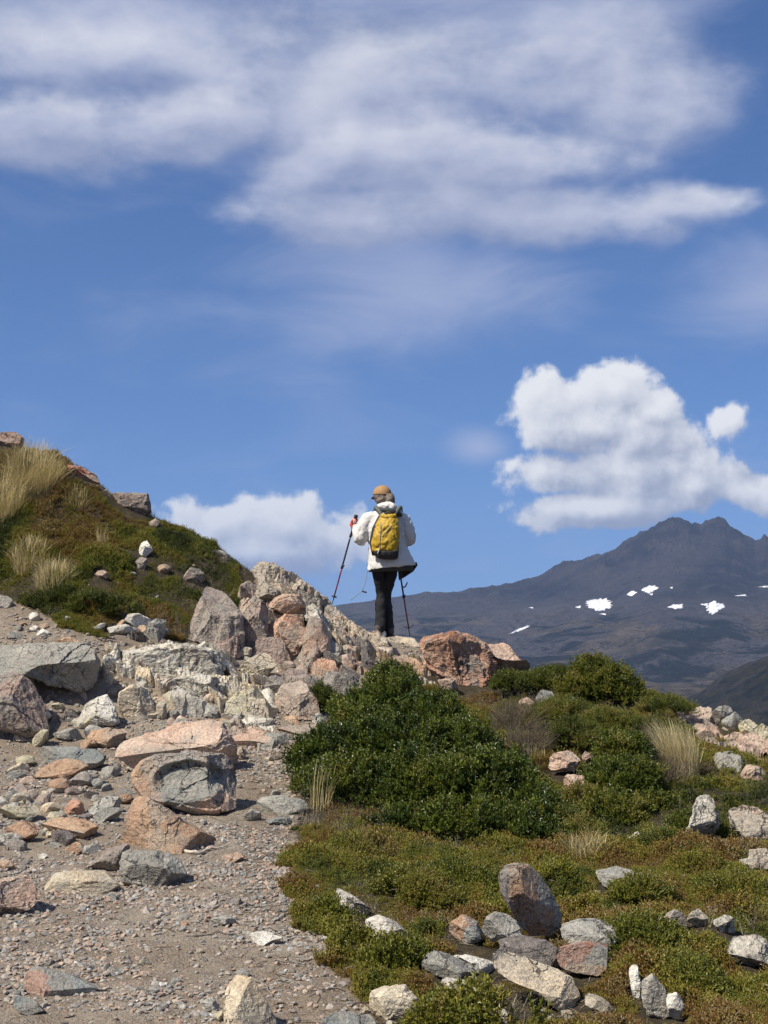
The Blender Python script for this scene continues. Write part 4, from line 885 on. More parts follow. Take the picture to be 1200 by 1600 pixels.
scatter_stones([(80,1205),(200,1190),(212,1240),(195,1300),(60,1345),(-20,1340),(-20,1230)], 62, 12, 44, 'rubble stones beside the boulders', 'angular rubble stone among the others left of the big path boulders', pw=1.5)
scatter_stones([(-10,1180),(200,1196),(205,1345),(-10,1350)], 26, 20, 50, 'rubble stones beside the boulders', 'x', pw=1.3)
scatter_stones([(210,1335),(470,1290),(480,1430),(560,1560),(240,1600),(0,1500),(0,1430)], 16, 16, 34, 'loose stones on the path', 'x', pw=1.6)
scatter_stones([(60,1100),(130,1130),(190,1140),(270,1110),(350,1120),(345,1140),(200,1160),(170,1180),(60,1180),(40,1160)], 22, 10, 28, 'rubble stones under the rock wall', 'rubble stone in the heap at the foot of the rock wall', pw=1.5)
scatter_stones([(430,1120),(380,1000),(400,960),(430,1060),(520,1060),(560,1100),(500,1125)], 14, 10, 26, 'rubble stones in the outcrop clefts', 'rubble stone lodged in the clefts of the rock outcrop', ['tan', 'cream', 'pink', 'mixed', 'grey'], pw=1.4)
scatter_stones([(0,1090),(60,1100),(130,1080),(190,1070),(260,1085),(350,1095),(420,1115),(520,1090),(470,1050),(400,990),(380,1030),(350,1040),(420,1060),(430,1120),(350,1135),(200,1145),(60,1170),(0,1160)], 46, 18, 46, 'rubble blocks of the rock wall', 'x', ['grey', 'cream', 'tan', 'pink', 'mixed', 'yellow', 'pale'], pw=1.3)
scatter_stones([(380,1190),(470,1180),(470,1250),(400,1250)], 14, 10, 24, 'loose stones on the path', 'x', ['grey', 'pink', 'cream'], pw=1.5)
scatter_stones([(0,1000),(170,985),(300,1015),(280,1000),(160,960),(60,960),(0,975)], 14, 12, 34, 'stones on the dirt ledge', 'x', ['grey', 'white', 'tan', 'mixed'], pw=1.5)
scatter_stones([(80,1060),(140,1098),(120,1120),(75,1110)], 8, 9, 18, 'stones in the hollow', 'small stone in the dark hollow under the angular block', ['tan', 'mixed', 'grey'], pw=1.4)
scatter_stones([(0,950),(110,975),(160,990),(120,1000),(0,1000)], 5, 9, 16, 'stones on the dirt ledge', 'small stone on the bare dirt ledge above the wall', pw=1.6)
scatter_stones([(570,1550),(640,1590),(780,1570),(960,1590),(1000,1612),(560,1612)], 20, 12, 34, 'stones along the bottom edge', 'stone half sunk in the heath along the lower frame edge', ['white', 'cream', 'grey', 'pale'], pw=1.7)
scatter_stones([(480,1370),(560,1440),(600,1500),(560,1540),(500,1480),(460,1400)], 18, 9, 22, 'stones along the path border', 'pale stone along the border of path and heath', ['white', 'grey', 'pale'], pw=1.6)
scatter_stones([(1050,1105),(1200,1150),(1200,1205),(1120,1190),(1060,1130)], 14, 9, 20, 'rubble on the skyline outcrop', 'rubble piece on the right skyline outcrop', ['pink', 'grey', 'white'], pw=1.4)
scatter_stones([(930,1340),(1190,1300),(1190,1600),(1080,1600),(900,1420)], 16, 9, 20, 'pale stones in the heath', 'small pale stone half hidden in the right-hand heath', ['white', 'pale', 'cream', 'grey'], pw=1.6)
scatter_stones([(110,830),(330,880),(280,950),(120,930),(40,880)], 7, 9, 16, 'stones in the left slope', 'small stone half hidden in the heath of the left slope', ['white', 'pink', 'mixed', 'grey'], pw=1.6)

# ------------------------------------------------------------------ stuff scattered with geometry nodes (what nobody could count)
def scatter(name, mat, pos, rot, scl, tint, variants, kind='stuff', vs=None):
    n = len(pos); src = bpy.data.collections.new(name + '_sources')
    for i, me in enumerate(variants): src.objects.link(bpy.data.objects.new('%s_source_%02d' % (name, i), me))
    me = bpy.data.meshes.new(name); me.vertices.add(n); me.vertices.foreach_set('co', np.asarray(pos, np.float32).ravel())
    for k, t, a in (('rot', 'FLOAT_VECTOR', rot), ('scl', 'FLOAT', scl), ('tint', 'FLOAT', tint), ('idx', 'INT', np.random.randint(0, len(variants), n))):
        at = me.attributes.new(k, t, 'POINT')
        at.data.foreach_set('vector' if t == 'FLOAT_VECTOR' else 'value', np.asarray(a, np.int32 if t == 'INT' else np.float32).ravel())
    o = bpy.data.objects.new(name, me); COL.objects.link(o); me.materials.append(mat); tag(o, kind=kind)
    g = bpy.data.node_groups.new(name, 'GeometryNodeTree')
    g.interface.new_socket('Geometry', in_out='INPUT', socket_type='NodeSocketGeometry'); g.interface.new_socket('Geometry', in_out='OUTPUT', socket_type='NodeSocketGeometry')
    N, L = g.nodes, g.links; gi = N.new('NodeGroupInput'); go = N.new('NodeGroupOutput'); ip = N.new('GeometryNodeInstanceOnPoints'); ci = N.new('GeometryNodeCollectionInfo')
    ci.inputs[0].default_value = src; ci.inputs[1].default_value = True; ci.inputs[2].default_value = True
    def att(k, t):
        q = N.new('GeometryNodeInputNamedAttribute'); q.data_type = t; q.inputs[0].default_value = k; return q.outputs[0]
    L.new(gi.outputs[0], ip.inputs['Points']); L.new(ci.outputs[0], ip.inputs['Instance']); ip.inputs['Pick Instance'].default_value = True
    L.new(att('idx', 'INT'), ip.inputs['Instance Index']); L.new(att('rot', 'FLOAT_VECTOR'), ip.inputs['Rotation']); L.new(att('scl', 'FLOAT'), ip.inputs['Scale'])
    L.new(ip.outputs[0], go.inputs[0])
    md = o.modifiers.new('scatter', 'NODES'); md.node_group = g
    return o
R2 = np.random.default_rng(11)
def leaf_quads(base, dirn, up, ln, wd, droop=.25):
    """kite-shaped folded leaves: 4 corners each, as two triangles sharing the rib"""
    n = len(base); side = np.cross(dirn, up); side /= np.maximum(np.linalg.norm(side, axis=1, keepdims=True), 1e-6)
    nu = np.cross(side, dirn); ln = np.asarray(ln).reshape(-1, 1); wd = np.asarray(wd).reshape(-1, 1)
    m_ = base + dirn * ln * .48
    v = np.stack([base, m_ + side * wd / 2 + nu * wd * .22, base + dirn * ln - nu * ln * droop, m_ - side * wd / 2 + nu * wd * .22], 1).reshape(-1, 3)
    i = np.arange(n) * 4; f = np.concatenate([np.stack([i, i + 1, i + 2], 1), np.stack([i, i + 2, i + 3], 1)])
    return v, f
def sprig(seed, h, nst, nl, ln, wd, spread=.5):
    """a little branching twig with its leaves: verts, faces, and a rough ao-free tint per leaf"""
    r = np.random.default_rng(seed); V, F = [], []; off = 0
    for s in range(nst):
        a = r.uniform(0, 6.28); lean = np.array([math.cos(a), math.sin(a), 0]) * r.uniform(.1, 1) * spread
        tip = (np.array([0, 0, 1]) + lean) * h * r.uniform(.65, 1.1); base = np.array([math.cos(a), math.sin(a), 0]) * h * .1 * r.random()
        t = np.linspace(.25, 1, nl); p_ = base + (tip - base) * t[:, None]
        ang = np.arange(nl) * 2.4 + r.uniform(0, 6); elev = r.uniform(.2, .9, nl) + t * .5
        d_ = np.stack([np.cos(ang) * np.cos(elev), np.sin(ang) * np.cos(elev), np.sin(elev)], 1); d_ += (tip / np.linalg.norm(tip)) * .25; d_ /= np.linalg.norm(d_, axis=1, keepdims=True)
        v, f = leaf_quads(p_, d_, np.tile([0.01, 0, 1.], (nl, 1)) + r.normal(0, .25, (nl, 3)), ln * r.uniform(.7, 1.2, nl), wd * r.uniform(.8, 1.2, nl))
        V.append(v); F.append(f + off); off += len(v)
        sd_ = np.array([-math.sin(a), math.cos(a), 0]) * .0012; q = np.array([base - sd_, base + sd_, tip * .95]); V.append(q); F.append(np.array([[off, off + 1, off + 2]])); off += 3
    return np.concatenate(V), np.concatenate(F)
def src_mesh(name, v, f, mat): return mesh_np(name, v, f, mat, smooth=False, link=False).data

HEATH = leaf_mat('heath_leaves', [(0, (.040, .052, .010)), (.25, (.105, .118, .020)), (.48, (.215, .205, .032)), (.66, (.235, .180, .040)), (.82, (.185, .092, .028)), (1, (.27, .21, .10))], .5, .2)
hs_v = [src_mesh('heath_sprig', *sprig(100 + i, .042, 7, 8, .0105, .0058, .95), HEATH) for i in range(5)]
hs_v += [src_mesh('heath_sprig', *sprig(120 + i, .062, 5, 11, .012, .0060, .6), HEATH) for i in range(2)]

def ground_pts(n, x0, x1, y0, y1, dens_far=1.0):
    x = R2.uniform(x0, x1, n); y = y0 + (y1 - y0) * R2.random(n) ** dens_far; return x, y
def norm_rot(x, y, k=.5):
    e = .12; dx = (H(x + e, y) - H(x - e, y)) / (2 * e); dy = (H(x, y + e) - H(x, y - e)) / (2 * e)
    return np.stack([np.arctan(dy) * k + R2.normal(0, .25, len(x)), -np.arctan(dx) * k + R2.normal(0, .25, len(x)), R2.uniform(0, 6.28, len(x))], -1)
def heath(name, x0, x1, y0, y1, n, dens=1.0, rust=0.0, lift=0):
    x, y = ground_pts(n, x0, x1, y0, y1, dens); q = np.stack([x, y, 0 * x], -1)
    m_ = veg_at(x, y) + fbm(q * 3.0, 4, 61) * .75
    keep = (m_ > .52); x, y, q = x[keep], y[keep], q[keep]
    z = H(x, y); px, py = to_px(np.stack([x, y, z], -1))
    clump = fbm(q * 4.0, 3, 71); big = fbm(q * 1.15, 3, 72)
    bare = fbm(q * 2.6, 4, 88) < -.36 - lift; keep = ~bare | (R2.random(len(x)) < .12)
    near_ = np.zeros(len(x))
    for fx_, fy_, fr_, ft_ in FOOT:
        e_ = np.sqrt(((x - fx_) / (fr_ + .01)) ** 2 + ((y - fy_ + ft_ * .45) / (ft_ * .9 + .09)) ** 2); near_ = np.maximum(near_, 1 - np.clip(e_ - 1, 0, 1))
    keep &= near_ < .96
    x, y, z, q, clump, big = x[keep], y[keep], z[keep], q[keep], clump[keep], big[keep]; near_ = near_[keep]
    s = np.clip(.90 + clump * 1.0 + big * .3, .35, 2.0) * R2.uniform(.75, 1.2, len(x)) * (1 - .45 * near_)
    tint = np.clip(.42 + rust + big * .75 + fbm(q * 5, 3, 73) * .45 + R2.normal(0, .10, len(x)), 0, .99)
    z = z + np.maximum(clump, 0) * .035 - .006
    scatter(name, HEATH, np.stack([x, y, z], -1), norm_rot(x, y), s, tint, hs_v)
    return len(x)
heath('low_heath', -.6, 4.6, 4.4, 9.3, 125000, 1.0, .16)
heath('low_heath', -.4, 5.5, 9.3, 14.8, 70000, 1.0, .08)
heath('slope_heath', -6.5, -.9, 13.4, 17.6, 120000, 1.0, .06, .15)
heath('border_heath', 1.0, 6.5, 1.5, 4.4, 6000, 1.0, .05)

def dead_stems(name, x0, x1, y0, y1, n):
    x, y = ground_pts(n, x0, x1, y0, y1); q = np.stack([x, y, 0 * x], -1); k = (veg_at(x, y) > .5) & (fbm(q * 1.7, 3, 93) + R2.normal(0, .12, n) > .16); x, y = x[k], y[k]
    scatter(name, DRYI, np.stack([x, y, H(x, y)], -1), norm_rot(x, y), R2.uniform(.35, .9, len(x)), R2.random(len(x)), [src_mesh('dead_stem_tuft', *sprig(400 + i, .12, 6, 4, .016, .0028, .9), DRYI) for i in range(3)])
DRYI = leaf_mat('dead_stems', [(0, (.10, .08, .06)), (.5, (.22, .18, .14)), (1, (.40, .35, .28))], .8, .05, tc_=(1, 1, 1))
dead_stems('dead_heath_stems', -.6, 5.0, 4.5, 14.2, 9000)
dead_stems('dead_heath_stems', -6, -1, 13.4, 17.2, 5000)

# gravel: flat angular chips and grit over the path
def chip_mat():
    m, b, p = new_mat('gravel_chips'); a = b.n('ShaderNodeAttribute', attribute_type='INSTANCER', attribute_name='tint')
    c = b.ramp(a.outputs['Fac'], [(0, (.15, .135, .12)), (.25, (.25, .235, .21)), (.45, (.36, .32, .27)), (.6, (.33, .225, .165)), (.75, (.41, .33, .25)), (.88, (.20, .22, .215)), (1, (.62, .59, .53))])
    n = b.noise(b.n('ShaderNodeTexCoord').outputs['Object'], 3, 4, .7); k = b.map(n, .3, .7, .75, 1.25, smooth=False)
    b.put(p.inputs['Base Color'], b.mix(1.0, c, b.xyz(k, k, k), 'MULTIPLY')); p.inputs['Roughness'].default_value = .9; p.inputs['Specular IOR Level'].default_value = .25
    return m
CHIP = chip_mat()
def chip(seed):
    r = np.random.default_rng(seed); v, f = ico(1); v = v * np.array([1, r.uniform(.55, .9), r.uniform(.22, .6)]); v = v * (1 + r.normal(0, .16, (len(v), 1)))
    return src_mesh('chip', v, f, CHIP)
cv = [chip(300 + i) for i in range(9)]
def gravel(name, x0, x1, y0, y1, n, smin, smax, pw, thr=.42):
    x, y = ground_pts(n, x0, x1, y0, y1); q = np.stack([x, y, 0 * x], -1)
    keep = (veg_at(x, y) + fbm(q * 3, 3, 62) * .3 < thr) & (fbm(q * 2.2, 4, 64) + R2.normal(0, .22, len(x)) > -.10); x, y = x[keep], y[keep]
    s = smin + (smax - smin) * R2.random(len(x)) ** pw; z = H(x, y) + s * .15
    rot = norm_rot(x, y, 1.0); rot[:, :2] += R2.normal(0, .18, (len(x), 2))
    scatter(name, CHIP, np.stack([x, y, z], -1), rot, s, np.clip(R2.beta(1.6, 1.8, len(x)), 0, 1), cv)
gravel('path_gravel', -2.6, .9, 4.4, 9.5, 65000, .003, .021, 2.8)
gravel('path_gravel', -2.6, .9, 4.4, 11.0, 2000, .012, .034, 2.2)
gravel('path_gravel', -4.2, 1.0, 9.5, 13.4, 26000, .005, .026, 2.6)
gravel('slope_gravel', -4.5, 6, 12.6, 17.2, 16000, .006, .03, 2.2, .5)

# ------------------------------------------------------------------ shrubs
STEM = plain('grey_bark', (.13, .105, .085), .9, noise=.35, nscale=40)
def tube(pts, rad, sides=5):
    pts = np.asarray(pts, float); n = len(pts); t = np.gradient(pts, axis=0); t /= np.maximum(np.linalg.norm(t, axis=1, keepdims=True), 1e-9)
    ref = np.tile([0.13, .27, .95], (n, 1)); a = np.cross(t, ref); bad = np.linalg.norm(a, axis=1) < .2; a[bad] = np.cross(t[bad], [1, 0, 0]); a /= np.linalg.norm(a, axis=1, keepdims=True); b_ = np.cross(t, a)
    an = np.arange(sides) * 2 * math.pi / sides; rad = np.broadcast_to(rad, (n,))
    v = (pts[:, None] + (a[:, None] * np.cos(an)[None, :, None] + b_[:, None] * np.sin(an)[None, :, None]) * rad[:, None, None]).reshape(-1, 3)
    i = np.arange(n * sides).reshape(n, sides); j = np.roll(i, -1, 1)
    f = np.stack([i[:-1], j[:-1], j[1:], i[1:]], -1).reshape(-1, 4); v = np.concatenate([v, pts[:1], pts[-1:]]); c0, c1 = n * sides, n * sides + 1
    f3 = np.concatenate([np.stack([j[0], i[0], np.full(sides, c0)], -1), np.stack([i[-1], j[-1], np.full(sides, c1)], -1)])
    return v, f, f3
def join(parts):
    V, F4, F3, off = [], [], [], 0
    for v, f, f3 in parts:
        V.append(v); F4.append(f + off); F3.append(f3 + off); off += len(v)
    return np.concatenate(V), [np.concatenate(F4), np.concatenate(F3)]
def rotm(d_, spin):
    """rotation matrices taking +Z to directions d_ with a spin"""
    z = d_ / np.linalg.norm(d_, axis=1, keepdims=True); a = np.cross(z, np.tile([.31, .2, .93], (len(z), 1))); a /= np.maximum(np.linalg.norm(a, axis=1, keepdims=True), 1e-6); b_ = np.cross(z, a)
    c, s = np.cos(spin)[:, None], np.sin(spin)[:, None]
    return np.stack([a * c + b_ * s, b_ * c - a * s, z], -1)
def shrub(lab, lobes, n, spr, mat, tint0, tintv, base_px, cat='shrub', name='shrub', up=.9, lo=.50, hi=1.04, stems=9, rag=.22):
    """lobes: (px, py, distance, rx, ry, rz in metres); leaves stand all through the shell of the lobes"""
    L_ = [(P(a, b_, d), np.array([rx, ry, rz])) for a, b_, d, rx, ry, rz in lobes]
    w_ = np.array([l[1][0] * l[1][2] + .3 * l[1].prod() for l in L_]); w_ /= w_.sum(); which = R2.choice(len(L_), n, p=w_)
    C = np.array([l[0] for l in L_])[which]; RR_ = np.array([l[1] for l in L_])[which]
    d_ = R2.normal(size=(n, 3)); d_[:, 2] = np.abs(d_[:, 2]) * .9 - .35; d_ /= np.linalg.norm(d_, axis=1, keepdims=True)
    rr = lo + (hi - lo) * R2.random(n) ** .55
    p_ = C + d_ * RR_ * (rr * (1 + rag * fbm(C * 0 + d_ * 2.6 + C * 3, 3, 44)))[:, None]
    gz = H(p_[:, 0], p_[:, 1]); k = (p_[:, 2] > gz - .02) & (fbm(p_ * 6.0, 3, 47) > -.24 ); p_, d_ = p_[k], d_[k]; n = len(p_)
    M = rotm(d_ * [1, 1, 1] + np.array([0, 0, up]) + R2.normal(0, .28, (n, 3)), R2.uniform(0, 6.28, n))
    sc_ = R2.uniform(.55, 1.35, n) * (1 + .3 * fbm(p_ * 5, 2, 49)); vi = R2.integers(0, len(spr), n); V, F, T, off = [], [], [], 0
    tn = np.clip(tint0 + tintv * fbm(p_ * 4, 2, 48) * 1.6 + R2.normal(0, tintv * .5, n), 0, .99)
    for j, (sv, sf) in enumerate(spr):
        ix = np.where(vi == j)[0]
        if not len(ix): continue
        q = np.einsum('nij,vj->nvi', M[ix], sv) * sc_[ix][:, None, None] + p_[ix][:, None]
        V.append(q.reshape(-1, 3)); F.append((sf[None] + (np.arange(len(ix)) * len(sv))[:, None, None] + off).reshape(-1, 3)); T.append(np.repeat(tn[ix], len(sv))); off += q.shape[0] * q.shape[1]
    g0 = hit(*base_px); g0 = g0 if g0 is not None else P(base_px[0], base_px[1], lobes[0][2])
    root = empty(name, tuple(g0), lab, cat)
    o = mesh_np('crown', np.concatenate(V), np.concatenate(F), mat, smooth=False, attrs={'tint': np.concatenate(T)}, loc=g0); o.parent = root; o.location = (0, 0, 0)
    parts = []
    for _ in range(stems):
        c, r = L_[R2.integers(len(L_))]; x, y = c[0] + R2.normal(0, r[0] * .3), c[1] + R2.normal(0, r[1] * .3); z = float(H(np.array([x]), np.array([y]))[0]) - .03
        dq_ = R2.normal(size=3); dq_[2] = abs(dq_[2]) + .3; dq_ /= np.linalg.norm(dq_); tip = c + dq_ * r * R2.uniform(.6, 1.18); t = np.linspace(0, 1, 6)[:, None]; mid = np.array([x, y, z]) * (1 - t) + tip * t + np.sin(t * 5 + R2.uniform(0, 6)) * .02
        parts.append(tube(mid, np.linspace(.011, .003, 6)))
    v, f = join(parts); s = mesh_np('stem', v, f, STEM, loc=g0); s.parent = root; s.location = (0, 0, 0)
    return root
GLOSSY = leaf_mat('glossy_green_leaves', [(0, (.026, .044, .008)), (.4, (.072, .098, .014)), (.7, (.120, .142, .020)), (1, (.19, .17, .04))], .42, .18, 'GEOMETRY', .42)
OLIVE = leaf_mat('olive_leaves', [(0, (.040, .054, .010)), (.4, (.110, .124, .020)), (.7, (.180, .178, .030)), (1, (.23, .17, .055))], .45, .2, 'GEOMETRY')
DRY = leaf_mat('dry_twig_leaves', [(0, (.07, .055, .042)), (.5, (.16, .125, .095)), (1, (.27, .22, .17))], .8, .1, 'GEOMETRY')
sp_big = [sprig(200 + i, .085, 4, 9, .021, .0115, .7) for i in range(5)]
sp_fine = [sprig(220 + i, .060, 6, 9, .0115, .0066, .85) for i in range(4)]
sp_long = [sprig(240 + i, .080, 5, 11, .017, .0085, .6) for i in range(4)]
sp_dry = [sprig(260 + i, .14, 5, 4, .012, .003, .7) for i in range(3)]
shrub('large glossy dark green shrub spreading between the path and the crest', [
  (560,1245,10.1,.34,.30,.26),(515,1195,10.8,.24,.3,.24),(498,1245,10.3,.15,.22,.17),(620,1190,10.9,.34,.3,.32),(570,1155,11.7,.25,.3,.24),(548,1112,12.4,.15,.2,.13),
  (612,1105,12.4,.26,.3,.24),(615,1066,12.9,.15,.2,.13),(672,1132,12.0,.28,.3,.22),(715,1185,11.1,.32,.3,.27),(660,1250,10.0,.36,.3,.30),(740,1255,9.8,.32,.3,.30),
  (775,1225,10.3,.22,.3,.20),(740,1170,11.5,.16,.26,.11),(822,1268,9.8,.19,.3,.19),(800,1305,9.3,.23,.25,.18),(720,1300,9.2,.24,.22,.16),(845,1318,9.2,.13,.2,.10),(630,1295,9.4,.20,.2,.11)],
  13500, sp_big, GLOSSY, .42, .34, (700,1330), lo=.45, stems=34, rag=.34)
shrub('rounded olive green bush on the right-hand crest against the far valley', [(925,1062,13.6,.17,.17,.17),(950,1080,13.5,.26,.22,.19),(905,1082,13.6,.20,.2,.14),(975,1090,13.4,.14,.16,.12)], 2600, sp_long, OLIVE, .50, .35, (940,1105), stems=14, rag=.36)
shrub('low olive heath bush on the crest next to the pink boulder', [(800,1072,13.7,.16,.16,.09),(845,1068,13.8,.20,.2,.09),(880,1064,13.8,.13,.16,.10)], 1400, sp_fine, OLIVE, .35, .2, (840,1085))
shrub('mid green shrub right of the little pink stones', [(975,1195,10.9,.18,.2,.22),(950,1240,10.5,.15,.2,.19),(1000,1235,10.4,.17,.2,.19),(960,1282,10.0,.21,.2,.13),(1020,1265,10.2,.12,.18,.11)], 3000, sp_long, GLOSSY, .62, .34, (960,1300), stems=14, rag=.34)
shrub('spreading olive shrub below the crest bush', [(880,1125,12.6,.28,.25,.16),(950,1140,12.2,.26,.22,.14),(900,1165,11.9,.20,.2,.13),(1010,1150,12.2,.22,.22,.12),(840,1125,12.7,.14,.2,.13)], 3200, sp_fine, OLIVE, .55, .3, (900,1180))
shrub('low olive scrub filling the slope between the two green shrubs and the tussock', [(870,1290,9.5,.15,.16,.10),(905,1310,9.3,.14,.16,.09),(895,1150,11.8,.20,.2,.12),(1040,1110,12.9,.20,.2,.09),(1050,1150,12.2,.16,.18,.09),(905,1255,10.1,.10,.12,.10)], 2200, sp_fine, OLIVE, .55, .4, (890,1320), stems=14, rag=.4, name='low_scrub')
shrub('olive scrub around the heath below the pitted leaning rock', [(1040,1330,9.0,.18,.18,.07),(1110,1350,8.6,.20,.2,.07),(1180,1400,7.8,.16,.2,.06),(1000,1400,7.7,.14,.16,.06)], 1500, sp_fine, OLIVE, .65, .4, (1060,1350), stems=10, rag=.4, name='low_scrub')
shrub('grey-brown dead twiggy bush beside the tall dry tussock', [(1035,1222,10.8,.17,.15,.12),(1010,1180,11.4,.12,.14,.10)], 700, sp_dry, DRY, .5, .3, (1040,1245), lo=.2)
shrub('dead brownish twigs on the flank of the large glossy shrub', [(800,1135,11.6,.16,.15,.15),(825,1165,11.1,.13,.13,.13)], 420, sp_dry, DRY, .45, .25, (810,1180), lo=.2, hi=1.15)
shrub('bright green leafy sprigs rising over the long cream slab', [(735,1588,5.45,.08,.08,.045),(800,1604,5.35,.10,.08,.05),(690,1606,5.3,.08,.08,.04)], 330, sp_long, OLIVE, .62, .22, (770,1590), lo=.2)
shrub('small green bush at the path border above the cream boulder', [(620,1510,6.3,.10,.10,.07),(560,1470,6.8,.10,.1,.06),(520,1440,7.1,.07,.08,.05)], 620, sp_long, OLIVE, .60, .22, (600,1530), lo=.2)
shrub('dark green cushion hanging over the dirt hollow at the foot of the left slope', [(140,950,13.9,.22,.16,.13),(190,955,13.9,.16,.14,.10),(105,935,14.0,.16,.14,.09)], 1500, sp_fine, OLIVE, .22, .2, (140,975))
shrub('green cushion plant in the cleft beside the tall pink and grey stone', [(512,1098,12.9,.07,.08,.08),(500,1085,13.0,.05,.06,.06)], 260, sp_fine, OLIVE, .3, .2, (510,1110), lo=.2)
for i, (bx, by, bd, rr_, lab) in enumerate([(1090,1300,9.4,.16,'low olive cushion left of the pitted leaning rock'),(1150,1400,7.7,.20,'low olive cushion near the frame edge below the ribbed rocks'),
      (1000,1480,6.6,.16,'low olive cushion right of the red-faced stone'),(650,1400,7.5,.20,'low brownish cushion under the large glossy shrub'),(720,1380,7.9,.18,'low green cushion above the egg-shaped boulder'),
      (560,1340,8.6,.20,'low rusty cushion at the left foot of the glossy shrub'),(1060,1540,6.1,.14,'low green cushion behind the round-topped white stone')]):
    shrub(lab, [(bx, by, bd + .1, rr_, rr_ * .9, .09), (bx + 30, by + 12, bd, rr_ * .7, rr_ * .7, .07)], 900, sp_fine, OLIVE, (.45, .6, .5, .75, .5, .85, .6)[i], .25, (bx, by + 18), name='cushion_shrub')

# ------------------------------------------------------------------ dry grass
GRASS = leaf_mat('dry_grass', [(0, (.24, .21, .09)), (.3, (.42, .34, .17)), (.65, (.58, .48, .27)), (1, (.70, .62, .42))], .6, .3, 'GEOMETRY', tc_=(1, .95, .8))
def tussock(lab, px, py, n, h, spread, tint=.6, lean=(0, 0), green=0, name='grass_tussock', w=.0032, d=None):
    g0 = P(px, py, d) if d is not None else next(q for q in (hit(px, py + k_) for k_ in range(0, 90, 3)) if q is not None)
    r = np.random.default_rng(int(px * 3 + py)); a = r.uniform(0, 6.28, n); rad = spread * .62 * np.sqrt(r.random(n))
    base = np.stack([np.cos(a) * rad, np.sin(a) * rad, 0 * a], -1); bx, by = base[:, 0] + g0[0], base[:, 1] + g0[1]; base[:, 2] = H(bx, by) - g0[2] - .02
    hh = h * r.uniform(.45, 1.08, n); out = a + r.normal(0, 1.0, n); sp_ = spread * .8 * r.uniform(.05, 1.0, n) ** 1.2 * hh / h
    V = []; side = np.stack([-np.sin(out), np.cos(out), 0 * out], -1) * (w / 2); side = side + r.normal(0, w * .2, (n, 3))
    for k_, t in enumerate((0, .3, .62, .85, 1.0)):
        c = base + np.stack([np.cos(out) * sp_ * t ** 1.8 + lean[0] * t * t * hh, np.sin(out) * sp_ * t ** 1.8 + lean[1] * t * t * hh, hh * (t - .25 * t ** 3 * (sp_ / spread))], -1)
        ww = (1, .95, .7, .4, .08)[k_]; V.append(np.stack([c - side * ww, c + side * ww], 1))
    V = np.stack(V, 1).reshape(-1, 3); i = np.arange(n)[:, None] * 10 + (np.arange(4) * 2)[None]; f = np.stack([i, i + 1, i + 3, i + 2], -1).reshape(-1, 4)
    tn = np.repeat(np.clip(r.normal(tint, .2, n) - green * r.random(n), 0, .99), 10)
    o = mesh_np(name, V, f, GRASS, smooth=False, attrs={'tint': tn}); o.location = tuple(g0)
    return tag(o, lab, 'grass tussock', 'dry grass tussocks')
tussock('tall golden dry tussock in front of the right skyline outcrop', 1062, 1208, 1300, .48, .24, .72, (-.18, 0), d=11.0)
tussock('smaller golden tuft touching the left side of the tall dry tussock', 1012, 1160, 260, .26, .14, .6, (-.1, 0))
tussock('broad pale tussock crowning the left slope under the rust-red boulder', 52, 752, 2400, .33, .46, .60, (.02, 0), .25)
tussock('pale tussock cut off by the left frame edge high on the slope', -4, 806, 1800, .40, .44, .58, (.02, 0), .3)
tussock('small dry tuft low on the left slope near the frame edge', 45, 878, 700, .24, .26, .62)
tussock('dry tuft just above the dirt ledge on the left slope', 82, 912, 700, .26, .26, .66)
tussock('faint dry tuft in the heath below the rust-red skyline rock', 118, 784, 300, .18, .2, .5)
tussock('thin dry stalks left of the whitish pointed stone', 160, 850, 60, .26, .10, .6)
tussock('dry stalks rising from the left edge of the large glossy shrub', 502, 1262, 90, .34, .13, .6, (.1, 0), w=.004)
tussock('greyish dry tuft at the right foot of the large glossy shrub', 915, 1345, 380, .20, .18, .55)
tussock('pale dead stalks among the twigs right of the glossy shrub', 835, 1195, 70, .30, .14, .7)
tussock('thin grass tuft on the skyline beside the square block', 236, 800, 60, .12, .08, .4)

# ------------------------------------------------------------------ dead twigs, roots
WOOD = plain('weathered_wood', (.20, .165, .135), .9, noise=.4, nscale=30); BLEACH = plain('bleached_wood', (.47, .41, .33), .85, noise=.25, nscale=30)
def stick(lab, pts, rad, mat=WOOD, name='dead_twig', cat='twig', grp='dead twigs on the path'):
    q = []
    for i in range(len(pts) - 1):
        for t in np.linspace(0, 1, 5)[:-1]:
            a = np.array(pts[i]) * (1 - t) + np.array(pts[i + 1]) * t + R2.normal(0, 1.1, 2); h_ = hit(*a); h_ = P(a[0], a[1], 5.45) if h_ is None else h_
            q.append(h_ + np.array([0, 0, rad * .9 + abs(R2.normal(0, rad * .5))]))
    q = np.array(q); v, f, f3 = tube(q, np.linspace(rad, rad * .35, len(q)), 6)
    o = mesh_np(name, v, [f, f3], mat, loc=q[0]); tag(o, lab, cat, grp)
stick('bleached curved root lying from the pyramid boulder towards the flat pink stone', [(284,1333),(310,1336),(330,1329),(364,1322)], .012, BLEACH, 'root', 'root')
